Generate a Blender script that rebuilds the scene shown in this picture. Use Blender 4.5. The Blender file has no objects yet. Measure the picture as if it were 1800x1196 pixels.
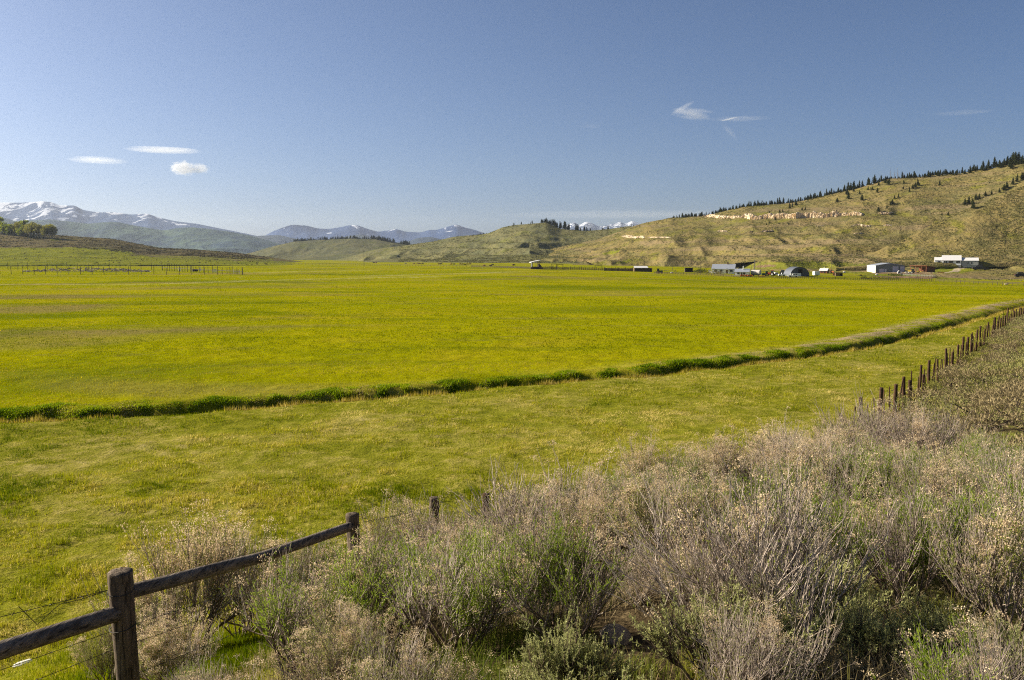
import bpy, math, random
import numpy as np
from mathutils import Vector
random.seed(11)
RNG = np.random.default_rng(11)
R = math.radians
C = bpy.context.scene.collection
SC = bpy.context.scene

# ------------------------------------------------------------------ camera maths (eye at 0,0,EYE; looks along +Y, slightly down)
EYE = 6.2
FPX = 1498.0
PITCH = math.atan(146.0 / FPX)
CP, SP = math.cos(PITCH), math.sin(PITCH)

def ray(px, py):
    a = (px - 900.0) / FPX
    b = (py - 598.0) / FPX
    dy = CP - b * SP
    return a / dy, (-SP - b * CP) / dy          # dX/dY, dZ/dY

def at(px, py, Y):
    t, s = ray(px, py)
    return Vector((t * Y, Y, EYE + s * Y))

def project(X, Y, Z):
    Zr = Z - EYE
    d = Y * CP - Zr * SP
    u = Y * SP + Zr * CP
    return 900 + FPX * X / d, 598 - FPX * u / d

# ------------------------------------------------------------------ numpy noise
def _hash(ix, iy, seed):
    h = (ix.astype(np.int64) * 374761393 + iy.astype(np.int64) * 668265263 + seed * 974634777) & 0xFFFFFFFF
    h = ((h ^ (h >> 13)) * 1274126177) & 0xFFFFFFFF
    h = h ^ (h >> 16)
    return (h & 0xFFFFFF) / float(0xFFFFFF)

def vnoise(x, y, seed=0):
    x = np.asarray(x, float); y = np.asarray(y, float)
    ix = np.floor(x); iy = np.floor(y)
    fx = x - ix; fy = y - iy
    fx = fx * fx * (3 - 2 * fx); fy = fy * fy * (3 - 2 * fy)
    a = _hash(ix, iy, seed); b = _hash(ix + 1, iy, seed)
    c = _hash(ix, iy + 1, seed); d = _hash(ix + 1, iy + 1, seed)
    return (a + (b - a) * fx) * (1 - fy) + (c + (d - c) * fx) * fy

def fbm(x, y, seed=0, oct=4):
    v = 0; amp = 0.5; tot = 0
    for k in range(oct):
        v = v + amp * vnoise(x * 2 ** k + 17.3 * k, y * 2 ** k - 9.1 * k, seed + k)
        tot += amp; amp *= 0.5
    return v / tot

def ridged(x, y, seed=0, oct=4):
    v = 0; amp = 0.5; tot = 0
    for k in range(oct):
        v = v + amp * (1 - np.abs(2 * vnoise(x * 2 ** k + 5.7 * k, y * 2 ** k + 3.3 * k, seed + k) - 1))
        tot += amp; amp *= 0.5
    return v / tot

def sstep(a, b, x):
    t = np.clip((x - a) / (b - a), 0, 1)
    return t * t * (3 - 2 * t)

def smin(a, b, k):
    h = np.clip(0.5 + 0.5 * (b - a) / k, 0, 1)
    return b + (a - b) * h - k * h * (1 - h)

def smax(a, b, k):
    return -smin(-a, -b, k)

# ------------------------------------------------------------------ mesh + object helpers
def np_mesh(name, V, quads=None, tris=None, attrs=None, smooth=False, mats=(), midx=None):
    V = np.asarray(V, np.float32).reshape(-1, 3)
    me = bpy.data.meshes.new(name)
    nq = 0 if quads is None else len(quads); nt = 0 if tris is None else len(tris)
    me.vertices.add(len(V)); me.vertices.foreach_set('co', V.ravel())
    loops = []; starts = []; tot = 0
    if nq:
        q = np.asarray(quads, np.int32); loops.append(q.ravel()); starts.append(np.arange(nq, dtype=np.int32) * 4); tot = nq * 4
    if nt:
        t = np.asarray(tris, np.int32); loops.append(t.ravel()); starts.append(tot + np.arange(nt, dtype=np.int32) * 3); tot += nt * 3
    me.loops.add(tot); me.loops.foreach_set('vertex_index', np.concatenate(loops))
    me.polygons.add(nq + nt); me.polygons.foreach_set('loop_start', np.concatenate(starts))
    if midx is not None:
        me.polygons.foreach_set('material_index', np.asarray(midx, np.int32))
    me.polygons.foreach_set('use_smooth', np.full(nq + nt, smooth, bool))
    for k, v in (attrs or {}).items():
        at_ = me.attributes.new(k, 'FLOAT', 'POINT'); at_.data.foreach_set('value', np.asarray(v, np.float32).ravel())
    for m in mats: me.materials.append(m)
    me.update(calc_edges=True)
    return me

def link(name, data, parent=None, loc=(0, 0, 0), rz=0.0):
    o = bpy.data.objects.new(name, data); C.objects.link(o)
    o.location = loc; o.rotation_euler = (0, 0, rz)
    if parent is not None: o.parent = parent
    return o

def tag(o, label=None, cat=None, group=None, kind=None):
    if label: o['label'] = label
    if cat: o['category'] = cat
    if group: o['group'] = group
    if kind: o['kind'] = kind
    return o

def thing(name, label, cat, loc=(0, 0, 0), rz=0.0, group=None):
    return tag(link(name, None, None, loc, rz), label, cat, group)

def kids(o): return [c for c in bpy.data.objects if c.parent == o]

def copy_tree(o, children, loc, rz, scale=None, label=None, group=None):
    """a copy of a thing and of each of its parts (children: {root: [parts]})"""
    c = o.copy(); C.objects.link(c); c.location = loc; c.rotation_euler = (0, 0, rz)
    if scale: c.scale = scale
    if label: c['label'] = label
    if group: c['group'] = group
    for ch in children:
        d = ch.copy(); C.objects.link(d); d.parent = c
    return c

class MB:
    """collects shapes, then links them as ONE mesh object"""
    def __init__(s): s.V = []; s.Q = []; s.T = []; s.n = 0
    def add(s, V, Q=(), T=()):
        V = np.asarray(V, float).reshape(-1, 3)
        s.V.append(V)
        if len(Q): s.Q.append(np.asarray(Q, int) + s.n)
        if len(T): s.T.append(np.asarray(T, int) + s.n)
        s.n += len(V)
    def box(s, x0, x1, y0, y1, z0, z1):
        s.hexa([(x0, y0, z0), (x1, y0, z0), (x1, y1, z0), (x0, y1, z0), (x0, y0, z1), (x1, y0, z1), (x1, y1, z1), (x0, y1, z1)])
    def hexa(s, P):
        s.add(P, [(0, 3, 2, 1), (4, 5, 6, 7), (0, 1, 5, 4), (1, 2, 6, 5), (2, 3, 7, 6), (3, 0, 4, 7)])
    def prism(s, prof, axis, a, b):
        """prof: 2-D outline, extruded along axis ('x' -> prof is (y,z), 'y' -> prof is (x,z)) from a to b; fan caps"""
        n = len(prof); V = []
        for w in (a, b):
            for p in prof:
                V.append((w, p[0], p[1]) if axis == 'x' else (p[0], w, p[1]))
        c0 = np.mean(V[:n], axis=0); c1 = np.mean(V[n:], axis=0)
        V += [tuple(c0), tuple(c1)]
        Q = [(i, (i + 1) % n, n + (i + 1) % n, n + i) for i in range(n)]
        T = [(2 * n, (i + 1) % n, i) for i in range(n)] + [(2 * n + 1, n + i, n + (i + 1) % n) for i in range(n)]
        s.add(V, Q, T)
    def tube(s, P, rad, k=6, cap=True):
        P = np.asarray(P, float); n = len(P)
        rad = np.broadcast_to(np.asarray(rad, float), (n,))
        T = np.gradient(P, axis=0); T /= np.linalg.norm(T, axis=1, keepdims=True) + 1e-9
        ref = np.where(np.abs(T[:, 2:3]) > 0.95, np.array([[1., 0, 0]]), np.array([[0, 0, 1.]]))
        U = np.cross(ref, T); U /= np.linalg.norm(U, axis=1, keepdims=True) + 1e-9
        W = np.cross(T, U)
        th = np.arange(k) * 2 * math.pi / k
        V = (P[:, None] + rad[:, None, None] * (np.cos(th)[None, :, None] * U[:, None] + np.sin(th)[None, :, None] * W[:, None])).reshape(-1, 3)
        Q = []
        for i in range(n - 1):
            for j in range(k):
                Q.append((i * k + j, i * k + (j + 1) % k, (i + 1) * k + (j + 1) % k, (i + 1) * k + j))
        Tt = []
        if cap and k > 3:
            V = np.vstack([V, P[0], P[-1]])
            for j in range(k):
                Tt.append((n * k, (j + 1) % k, j)); Tt.append((n * k + 1, (n - 1) * k + j, (n - 1) * k + (j + 1) % k))
        s.add(V, Q, Tt)
    def ball(s, c, r, ru=8, rv=5, squash=(1, 1, 1), jit=0.0, rs=None):
        V = [(0, 0, -1)]
        for i in range(1, rv):
            ph = -math.pi / 2 + math.pi * i / rv
            for j in range(ru):
                th = 2 * math.pi * j / ru
                V.append((math.cos(ph) * math.cos(th), math.cos(ph) * math.sin(th), math.sin(ph)))
        V.append((0, 0, 1)); V = np.array(V)
        if jit: V *= 1 + jit * ((rs or RNG).random((len(V), 1)) * 2 - 1)
        V = V * r * np.array(squash) + np.array(c)
        Q = []; T = []; L = len(V) - 1
        for i in range(rv - 2):
            for j in range(ru):
                Q.append((1 + i * ru + j, 1 + i * ru + (j + 1) % ru, 1 + (i + 1) * ru + (j + 1) % ru, 1 + (i + 1) * ru + j))
        for j in range(ru):
            T.append((0, 1 + (j + 1) % ru, 1 + j)); T.append((L, L - ru + j, L - ru + (j + 1) % ru))
        s.add(V, Q, T)
    def mesh(s, name, mat, smooth=False):
        V = np.vstack(s.V)
        return np_mesh(name, V, np.vstack(s.Q) if s.Q else None, np.vstack(s.T) if s.T else None, smooth=smooth, mats=[mat])
    def build(s, name, mat, parent=None, smooth=False):
        return link(name, s.mesh(name, mat, smooth), parent)

# ------------------------------------------------------------------ material helper
class Mat:
    def __init__(s, name):
        s.m = bpy.data.materials.new(name); s.m.use_nodes = True
        s.nt = s.m.node_tree; s.nt.nodes.clear()
        s.o = s.nt.nodes.new('ShaderNodeOutputMaterial')
    def n(s, t, ins=None, **kw):
        nd = s.nt.nodes.new(t)
        for k, v in kw.items(): setattr(nd, k, v)
        for k, v in (ins or {}).items(): s.set(nd, k, v)
        return nd
    def set(s, nd, k, v):
        sock = nd.inputs[k]
        if isinstance(v, bpy.types.NodeSocket): s.nt.links.new(v, sock)
        elif isinstance(v, (tuple, list)) and len(v) == 3 and sock.type == 'RGBA': sock.default_value = (*v, 1)
        else: sock.default_value = v
    def pos(s): return s.n('ShaderNodeNewGeometry').outputs['Position']
    def obj(s): return s.n('ShaderNodeTexCoord').outputs['Object']
    def rnd(s): return s.n('ShaderNodeObjectInfo').outputs['Random']
    def attr(s, a): return s.n('ShaderNodeAttribute', attribute_name=a).outputs['Fac']
    def scaled(s, v, sc): return s.n('ShaderNodeMapping', {'Vector': v, 'Scale': sc}).outputs[0]
    def noise(s, v, scale, detail=3, rough=0.55, dist=0.0):
        return s.n('ShaderNodeTexNoise', {'Vector': v, 'Scale': scale, 'Detail': detail, 'Roughness': rough, 'Distortion': dist}).outputs['Fac']
    def voro(s, v, scale, out='Distance', feature='F1'):
        return s.n('ShaderNodeTexVoronoi', {'Vector': v, 'Scale': scale}, feature=feature).outputs[out]
    def ramp(s, f, stops):
        nd = s.n('ShaderNodeValToRGB', {'Fac': f}); el = nd.color_ramp.elements
        while len(el) < len(stops): el.new(0.5)
        for e, (p, c) in zip(el, stops):
            e.position = p; e.color = (*c, 1) if isinstance(c, (tuple, list)) else (c, c, c, 1)
        return nd.outputs['Color']
    def mix(s, f, a, b, mode='MIX'):
        nd = s.n('ShaderNodeMix', data_type='RGBA', blend_type=mode)
        s.set(nd, 0, f); s.set(nd, 6, a if not isinstance(a, tuple) else (*a, 1)); s.set(nd, 7, b if not isinstance(b, tuple) else (*b, 1))
        return nd.outputs[2]
    def math(s, op, a, b=0.0, c=0.0):
        nd = s.n('ShaderNodeMath', operation=op); s.set(nd, 0, a); s.set(nd, 1, b); s.set(nd, 2, c)
        return nd.outputs[0]
    def bump(s, h, strength=0.5, dist=0.05):
        return s.n('ShaderNodeBump', {'Height': h, 'Strength': strength, 'Distance': dist}).outputs[0]
    def done(s, col, rough=0.9, normal=None, spec=0.2, metal=0.0):
        p = s.n('ShaderNodeBsdfPrincipled', {'Base Color': col, 'Roughness': rough, 'Specular IOR Level': spec, 'Metallic': metal})
        if normal is not None: s.set(p, 'Normal', normal)
        s.nt.links.new(p.outputs[0], s.o.inputs[0]); return s.m
    def leafy(s, col, trans=0.35, tcol=None, gloss=0.0):
        d = s.n('ShaderNodeBsdfDiffuse', {'Color': col}).outputs[0]
        t = s.n('ShaderNodeBsdfTranslucent', {'Color': col if tcol is None else tcol}).outputs[0]
        m = s.n('ShaderNodeMixShader', {0: trans, 1: d, 2: t}).outputs[0]
        if gloss:
            g = s.n('ShaderNodeBsdfGlossy', {'Color': (1, 1, 1), 'Roughness': 0.45}).outputs[0]
            m = s.n('ShaderNodeMixShader', {0: gloss, 1: m, 2: g}).outputs[0]
        s.nt.links.new(m, s.o.inputs[0]); return s.m

_plain = {}
def plain(col, rough=0.7, var=0.25, scale=3.0, metal=0.0, name='painted surface', spec=0.3):
    key = (col, rough, var, scale, metal)
    if key in _plain: return _plain[key]
    m = Mat(name); o = m.obj()
    f = m.noise(o, scale, 5, 0.65)
    a = tuple(c * (1 - var) for c in col); b = tuple(min(0.95, c * (1 + var * 0.6)) for c in col)
    _plain[key] = m.done(m.ramp(f, [(0.3, a), (0.7, b)]), rough, None, spec, metal)
    return _plain[key]
# ------------------------------------------------------------------ ground shape
FENCE = np.array([(-8, -14, -2.2), (-4.4, -0.4, -2.25), (-3.57, 2.4, -2.6), (-2.61, 5.5, -3.2), (-1.65, 8.6, -3.78), (-1.03, 11, -4.3),
                  (-0.41, 13.5, -5.05), (1.3, 16.1, -5.55), (4.2, 19.3, -5.85), (10.2, 26, -6.05), (13.2, 30, -6.08), (16.7, 35, -6.2), (28, 52, -6.35),
                  (45.4, 78, -6.5), (57.4, 95, -6.75), (110, 170, -8.0), (200, 300, -10)], float)

def polyline(X, Y, P):
    """signed distance (positive right of the line's direction), interpolated third value, arc parameter"""
    X = np.asarray(X, float); Y = np.asarray(Y, float)
    best = np.full(X.shape, 1e18); sg = np.zeros(X.shape); val = np.zeros(X.shape); par = np.zeros(X.shape)
    L = 0.0
    for i in range(len(P) - 1):
        ax, ay = P[i, :2]; bx, by = P[i + 1, :2]
        dx, dy = bx - ax, by - ay; l2 = dx * dx + dy * dy; l = math.sqrt(l2)
        u = np.clip(((X - ax) * dx + (Y - ay) * dy) / l2, 0, 1)
        qx = X - (ax + u * dx); qy = Y - (ay + u * dy)
        d2 = qx * qx + qy * qy
        side = np.sign((X - ax) * dy - (Y - ay) * dx)
        k = d2 < best
        best = np.where(k, d2, best); sg = np.where(k, side, sg)
        if P.shape[1] > 2: val = np.where(k, P[i, 2] + u * (P[i + 1, 2] - P[i, 2]), val)
        par = np.where(k, L + u * l, par); L += l
    return np.sqrt(best) * np.where(sg == 0, 1, sg), val, par

def meadow(X, Y):
    t = X / np.maximum(Y, 1.0)
    z = -6.2 - 11 * np.clip(t - 0.03, 0, 0.75) * sstep(80, 430, Y)
    return z + (fbm(X / 22, Y / 22, 3, 3) - 0.5) * 0.35 * sstep(8, 30, Y) * sstep(2500, 300, Y)

def base_ground(X, Y):
    X = np.asarray(X, float); Y = np.asarray(Y, float)
    m = meadow(X, Y)
    s, zf, _ = polyline(X, Y, FENCE)
    plane = -1.75 - 0.13 * np.clip(Y, 0, 20) - 0.05 * np.clip(Y - 20, 0, 400)
    zin = smax(plane, zf + 1.15, 0.5)
    up = smin(zf + 0.36 * s, zin, 0.5)
    dn = smax(m, zf + 0.33 * s, 0.6)
    z = np.where(s > 0, up, dn)
    return z, s

# ditch
_dp = [(-260, 742), (-60, 735), (0, 733), (150, 729), (330, 722), (520, 705), (700, 696), (850, 682), (1000, 668), (1150, 655), (1300, 641), (1400, 629),
       (1500, 613), (1600, 593), (1680, 573), (1740, 554), (1790, 541), (1900, 520)]
def on_meadow(px, py):
    t, s = ray(px, py); Y = 40.0
    for _ in range(30): Y = 0.5 * Y + 0.5 * float(meadow(np.array(t * Y), np.array(Y))) / s
    return t * Y, Y
DITCH = np.array([on_meadow(*p) for p in _dp])[:, :2]
def ditch_d(X, Y):
    d, _, par = polyline(X, Y, DITCH)
    d = -d                                         # positive on the far side
    return d + (vnoise(par * 0.9, par * 0, 5) - 0.5) * 0.5 + (vnoise(par * 0.25, par * 0, 6) - 0.5) * 0.6, par

PALE = [np.array([on_meadow(*p) for p in L]) for L in (
    [(-60, 501), (60, 500), (200, 501), (330, 498), (430, 494), (520, 492), (640, 489), (760, 487)],
    [(640, 486), (700, 484), (800, 482), (900, 478)], [(440, 480), (520, 478), (640, 476)], [(0, 461), (120, 460), (240, 459.6)])]

def G(X, Y):
    """ground height above zero"""
    X = np.asarray(X, float); Y = np.asarray(Y, float)
    z, s = base_ground(X, Y)
    d, par = ditch_d(X, Y)
    near = (np.abs(d) < 12) & (Y > 20)
    h = (-0.55 + 0.3 * sstep(45, 90, par)) * np.exp(-(np.abs(d - 0.25) / 0.75) ** 4)
    mh = 0.14 + 0.12 * sstep(45, 90, par) - 0.12 * sstep(100, 150, par)
    h = h + mh * np.exp(-((d - 2.2 - 0.4 * sstep(45, 90, par)) / (1.0 + 0.5 * sstep(45, 90, par))) ** 2) * (0.55 + 0.9 * vnoise(par * 0.6, d * 0.7, 8))
    z = z + np.where(near, h, 0)
    # small hummocks
    z = z + (fbm(X / 1.1, Y / 1.1, 21, 3) - 0.5) * np.where(s > 0, 0.22, 0.16) * sstep(160, 40, Y)
    return z + EYE

def hgt(x, y): return float(G(np.array([x]), np.array([y]))[0])

# ------------------------------------------------------------------ hills
HILLS = []
T0 = CP + 0.0975 * SP
def tpx(px): return (px - 900.0) / FPX / T0

class Hill:
    def __init__(s, cols, ncol, nrow, amp=(0, 1), seed=0, gully=0.0, gsc=60.0, back=0.35, ridge_keep=0.35, backdrop=2.0, colsoft=20.0, ridgesoft=2.5, terrace=0.0):
        px = np.array([c[0] for c in cols], float)
        K = len(cols[0][1])
        P = np.linspace(px[0], px[-1], ncol); s.px = P; s.t = tpx(P)
        cy = np.array([[c[1][k][1] for k in range(K)] for c in cols], float)
        cz = np.array([[ray(c[0], c[1][k][0])[1] * c[1][k][1] for k in range(K)] for c in cols], float)
        Yc = np.stack([np.interp(P, px, cy[:, k]) for k in range(K)], 1)
        Zc = np.stack([np.interp(P, px, cz[:, k]) for k in range(K)], 1)
        # soften the creases between neighbouring columns (the ridge keeps its outline)
        dpx = P[1] - P[0]
        def soft(A, sg):
            k = max(1, int(3 * sg / dpx)); w = np.exp(-0.5 * (np.arange(-k, k + 1) * dpx / sg) ** 2); w /= w.sum()
            return np.convolve(np.pad(A, k, 'edge'), w, 'valid')
        for q in range(K):
            sg = colsoft if q < K - 1 else ridgesoft
            Yc[:, q] = soft(Yc[:, q], sg if q < K - 1 else colsoft); Zc[:, q] = soft(Zc[:, q], sg)
        # smooth along the section
        v = np.linspace(0, K - 1, nrow); i = np.minimum(v.astype(int), K - 2); f = v - i
        def cr(A):
            g = lambda k: A[:, np.clip(k, 0, K - 1)]
            p0, p1, p2, p3 = g(i - 1), g(i), g(i + 1), g(i + 2)
            return 0.5 * (2 * p1 + (p2 - p0) * f + (2 * p0 - 5 * p1 + 4 * p2 - p3) * f ** 2 + (3 * p1 - p0 - 3 * p2 + p3) * f ** 3)
        Y = cr(Yc); Z = cr(Zc); vv = v / (K - 1)
        Y = np.maximum.accumulate(Y + np.arange(nrow) * 1e-3, axis=1)
        X = s.t[:, None] * Y
        env = (0.12 * np.minimum(1, vv / 0.1) + 0.88 * sstep(0.12, 0.45, vv)) * np.minimum(1, np.maximum(ridge_keep, (1 - vv) / 0.25))
        sc = amp[1]
        Z = Z + (fbm(X / sc, Y / sc, seed, 5) - 0.5) * amp[0] * env
        if gully:
            Z = Z - gully * sstep(0.10, 0.5, vv) * np.minimum(1, np.maximum(ridge_keep, (1 - vv) / 0.25)) * (1 - ridged(X / gsc + 0.6 * fbm(X / gsc, Y / gsc, seed + 9, 2), Y / gsc * 0.45, seed + 5, 4))
        if terrace:
            Z = Z + terrace * np.sin(Z * 0.62 + 5 * fbm(X / 120, Y / 120, seed + 20, 2) + 0.004 * X) * sstep(0.30, 0.42, vv) * sstep(0.9, 0.6, vv)
        # front skirt below the ground, far side behind the ridge
        span = (Y[:, -1] - Y[:, 0]) * back
        Yb = np.stack([Y[:, -1] + span * q for q in (0.15, 0.4, 0.8, 1.3)], 1)
        hh = np.maximum(Z[:, -1] - Z[:, 0], 2)
        Zb = np.stack([Z[:, -1] - hh * q * backdrop for q in (0.04, 0.16, 0.42, 0.8)], 1)
        Yf = Y[:, :1] - (Y[:, 1:2] - Y[:, :1]) * 1.0; Zf = Z[:, :1] - 3.0
        s.Y = np.hstack([Yf, Y, Yb]); s.Z = np.hstack([Zf, Z, Zb]) + EYE
        s.X = s.t[:, None] * s.Y
        s.v = np.hstack([[0], vv, [1.01, 1.02, 1.03, 1.04]])
        HILLS.append(s)
    def z(s, x, y):
        t = x / y
        if t < s.t[0] or t > s.t[-1]: return -1e9
        q = (t - s.t[0]) / (s.t[-1] - s.t[0]) * (len(s.t) - 1); i = min(int(q), len(s.t) - 2); f = q - i
        r = []
        for k in (i, i + 1):
            if y < s.Y[k, 0] or y > s.Y[k, -1]: return -1e9
            r.append(np.interp(y, s.Y[k], s.Z[k]))
        return r[0] * (1 - f) + r[1] * f
    def at(s, px, v):
        """point at column px and section parameter v (1 = ridge)"""
        i = int(np.clip(np.searchsorted(s.px, px), 0, len(s.px) - 1))
        y = np.interp(v, s.v, s.Y[i]); z = np.interp(v, s.v, s.Z[i])
        return Vector((s.t[i] * y, y, z))
    def build(s, name, mat, attrs=None, smooth=True):
        nc, nr = s.X.shape
        V = np.stack([s.X, s.Y, s.Z], 2).reshape(-1, 3)
        a = np.arange(nc * nr).reshape(nc, nr)
        Q = np.stack([a[:-1, :-1], a[1:, :-1], a[1:, 1:], a[:-1, 1:]], 2).reshape(-1, 4)
        A = {'v': np.broadcast_to(s.v, (nc, nr)).ravel()}
        A.update({k: w.ravel() for k, w in (attrs or {}).items()})
        o = link(name, np_mesh(name, V, Q, attrs=A, smooth=smooth, mats=[mat]))
        return tag(o, kind='structure')

def height(x, y):
    z = hgt(x, y) if y < 1500 else EYE - 6.2
    for h in HILLS: z = max(z, h.z(x, y))
    return z

def heights(t, Y):
    """terrain height along the line X = t*Y"""
    z = np.where(Y < 1500, G(t * Y, Y), EYE - 6.2)
    for h in HILLS:
        if t < h.t[0] or t > h.t[-1]: continue
        q = (t - h.t[0]) / (h.t[-1] - h.t[0]) * (len(h.t) - 1); i = min(int(q), len(h.t) - 2); f = q - i
        r = (1 - f) * np.interp(Y, h.Y[i], h.Z[i], left=-1e9, right=-1e9) + f * np.interp(Y, h.Y[i + 1], h.Z[i + 1], left=-1e9, right=-1e9)
        z = np.maximum(z, r)
    return z

def hit(px, py, y0=8.0, y1=2600.0):
    """where the line of sight through a photograph pixel meets the terrain"""
    t, s = ray(px, py); a, b = y0, y1
    for n in (420, 40, 20):
        Y = np.geomspace(a, b, n); k = np.nonzero(heights(t, Y) > EYE + s * Y)[0]
        if not len(k): break
        k = max(1, k[0]); a, b = Y[k - 1], Y[k]
    return Vector((t * b, b, float(heights(t, np.array([b]))[0])))

def sec(px, pts): return (px, pts)
H3 = Hill([
    sec(880, [(470, 600), (467, 720), (464, 850), (462, 1000), (460, 1150), (459, 1300)]),
    sec(960, [(474, 470), (468, 560), (461, 720), (452, 900), (446, 1050), (440, 1150)]),
    sec(1050, [(477, 450), (471, 540), (462, 680), (448, 850), (432, 980), (418, 1080)]),
    sec(1100, [(479, 440), (473, 540), (462, 660), (442, 830), (418, 950), (400, 1040)]),
    sec(1140, [(480, 435), (474, 535), (461, 650), (437, 815), (411, 930), (390, 1020)]),
    sec(1180, [(481, 430), (474, 530), (460, 640), (432, 800), (402, 910), (380, 1000)]),
    sec(1240, [(484, 425), (475, 520), (458, 630), (428, 780), (398, 890), (377, 980)]),
    sec(1310, [(486, 422), (476, 520), (456, 620), (422, 760), (388, 870), (361, 960)]),
    sec(1390, [(488, 420), (478, 510), (456, 600), (418, 740), (380, 840), (354, 930)]),
    sec(1480, [(490, 420), (479, 505), (455, 590), (410, 720), (370, 820), (334, 910)]),
    sec(1560, [(492, 420), (478, 505), (452, 590), (402, 710), (352, 810), (311, 890)]),
    sec(1680, [(496, 420), (478, 500), (448, 590), (398, 700), (345, 790), (302, 860)]),
    sec(1800, [(500, 420), (484, 500), (450, 580), (392, 680), (325, 760), (281, 820)]),
    sec(1950, [(505, 420), (486, 490), (445, 560), (375, 650), (300, 720), (250, 780)]),
], 620, 240, amp=(7, 60), seed=31, gully=14, gsc=75, ridge_keep=0.25, terrace=2.0)
SPUR = Hill([
    sec(1470, [(472, 585), (468, 600), (464, 620), (460, 640)]),
    sec(1540, [(468, 580), (460, 600), (450, 620), (440, 640)]),
    sec(1590, [(466, 580), (452, 600), (434, 620), (417, 640)]),
    sec(1640, [(464, 575), (446, 600), (418, 628), (392, 650)]),
    sec(1690, [(463, 572), (440, 600), (400, 630), (369, 655)]),
    sec(1750, [(462, 568), (430, 598), (380, 630), (342, 655)]),
    sec(1800, [(461, 563), (421, 598), (364, 630), (322, 655)]),
    sec(1950, [(455, 545), (405, 578), (335, 610), (275, 640)]),
], 220, 90, amp=(5, 50), seed=51, gully=6, gsc=55, ridge_keep=0.3)
H2 = Hill([
    sec(540, [(468, 1000), (467, 1180), (466, 1400), (465, 1520)]),
    sec(600, [(465, 1000), (461, 1180), (457, 1400), (454, 1520)]),
    sec(660, [(461, 1000), (455, 1180), (447, 1400), (438, 1520)]),
    sec(720, [(461, 1000), (453, 1150), (442, 1350), (430, 1500)]),
    sec(760, [(462, 950), (451, 1100), (438, 1300), (424, 1450)]),
    sec(800, [(462, 920), (450, 1080), (434, 1280), (416, 1430)]),
    sec(840, [(463, 900), (449, 1050), (431, 1250), (412, 1400)]),
    sec(860, [(463, 890), (448, 1040), (428, 1240), (409, 1390)]),
    sec(884, [(463, 880), (447, 1030), (424, 1220), (398, 1370)]),
    sec(905, [(463, 870), (446, 1030), (422, 1210), (394, 1360)]),
    sec(960, [(464, 850), (446, 1010), (422, 1190), (391, 1340)]),
    sec(984, [(464, 850), (447, 1000), (426, 1180), (401, 1330)]),
    sec(1030, [(465, 840), (448, 1000), (428, 1170), (405, 1320)]),
    sec(1070, [(465, 840), (448, 1000), (428, 1170), (402, 1310)]),
    sec(1105, [(465, 840), (448, 1000), (428, 1170), (396, 1300)]),
    sec(1130, [(465, 840), (448, 1000), (428, 1170), (401, 1300)]),
    sec(1200, [(465, 840), (450, 1000), (434, 1170), (412, 1300)]),
], 420, 150, amp=(7, 80), seed=61, gully=13, gsc=95, ridge_keep=0.2, terrace=2.2)
H1 = Hill([
    sec(400, [(459, 1650), (457, 1850), (455, 2000), (453, 2150)]),
    sec(445, [(459, 1650), (455, 1850), (449, 2000), (443, 2150)]),
    sec(480, [(459, 1650), (453, 1850), (443, 2000), (433, 2150)]),
    sec(520, [(459, 1650), (451, 1850), (438, 2000), (424, 2150)]),
    sec(560, [(459, 1650), (450, 1850), (436, 2000), (421, 2150)]),
    sec(620, [(460, 1650), (449, 1850), (435, 2000), (419, 2150)]),
    sec(665, [(460, 1650), (450, 1850), (436, 2000), (420, 2150)]),
    sec(700, [(460, 1650), (451, 1850), (439, 2000), (427, 2150)]),
    sec(720, [(460, 1650), (452, 1850), (442, 2000), (430, 2150)]),
    sec(760, [(460, 1650), (452, 1850), (442, 2000), (429, 2150)]),
    sec(860, [(460, 1650), (453, 1850), (445, 2000), (436, 2150)]),
], 260, 80, amp=(8, 120), seed=71, gully=14, gsc=150, ridge_keep=0.15)
L1 = Hill([
    sec(-220, [(466, 540), (453, 690), (436, 830), (419, 960), (402, 1100)]),
    sec(0, [(466, 560), (453, 700), (436, 850), (421, 980), (409, 1120)]),
    sec(100, [(466, 570), (453, 700), (437, 850), (424, 980), (413, 1120)]),
    sec(200, [(466, 580), (454, 710), (441, 850), (430, 980), (420, 1120)]),
    sec(250, [(466, 580), (456, 710), (445, 850), (437, 980), (430, 1120)]),
    sec(280, [(466, 590), (457, 720), (448, 850), (442, 980), (436, 1120)]),
    sec(350, [(466, 600), (458, 720), (452, 850), (446, 980), (439, 1120)]),
    sec(420, [(467, 610), (460, 730), (455, 850), (450, 980), (445, 1120)]),
    sec(500, [(467, 620), (463, 740), (460, 860), (458, 980), (456, 1120)]),
    sec(570, [(470, 640), (468, 760), (466, 880), (465, 1000), (465, 1120)]),
], 320, 120, amp=(3.5, 70), seed=81, gully=3, gsc=80, ridge_keep=0.2)

def mountain(ridge, Y, foot, depth=0.45, ncol=420, nrow=90, amp=60, gully=150, gsc=700, seed=0, keep=0.25):
    cols = []
    for px, py in ridge:
        f = foot if not callable(foot) else foot(px)
        Ya = Y * (1 - depth)
        cols.append(sec(px, [(f, Ya), (f - (f - py) * 0.2, Y * (1 - depth * 0.62)), (f - (f - py) * 0.55, Y * (1 - depth * 0.28)), (py, Y)]))
    h = Hill(cols, ncol, nrow, amp=(amp, gsc * 1.2), seed=seed, gully=gully, gsc=gsc, ridge_keep=keep, back=0.3)
    HILLS.remove(h); return h
M1 = mountain([(-300, 372), (-200, 352), (-100, 357), (0, 356), (40, 356), (80, 353.5), (95, 355), (110, 361), (135, 361), (150, 369), (175, 373), (205, 373), (235, 377), (262, 375), (280, 382),
               (310, 389), (350, 394), (400, 404), (440, 412), (480, 420), (560, 440)], 7600, 452, amp=40, gully=110, gsc=800, seed=101, keep=0.08)
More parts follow.
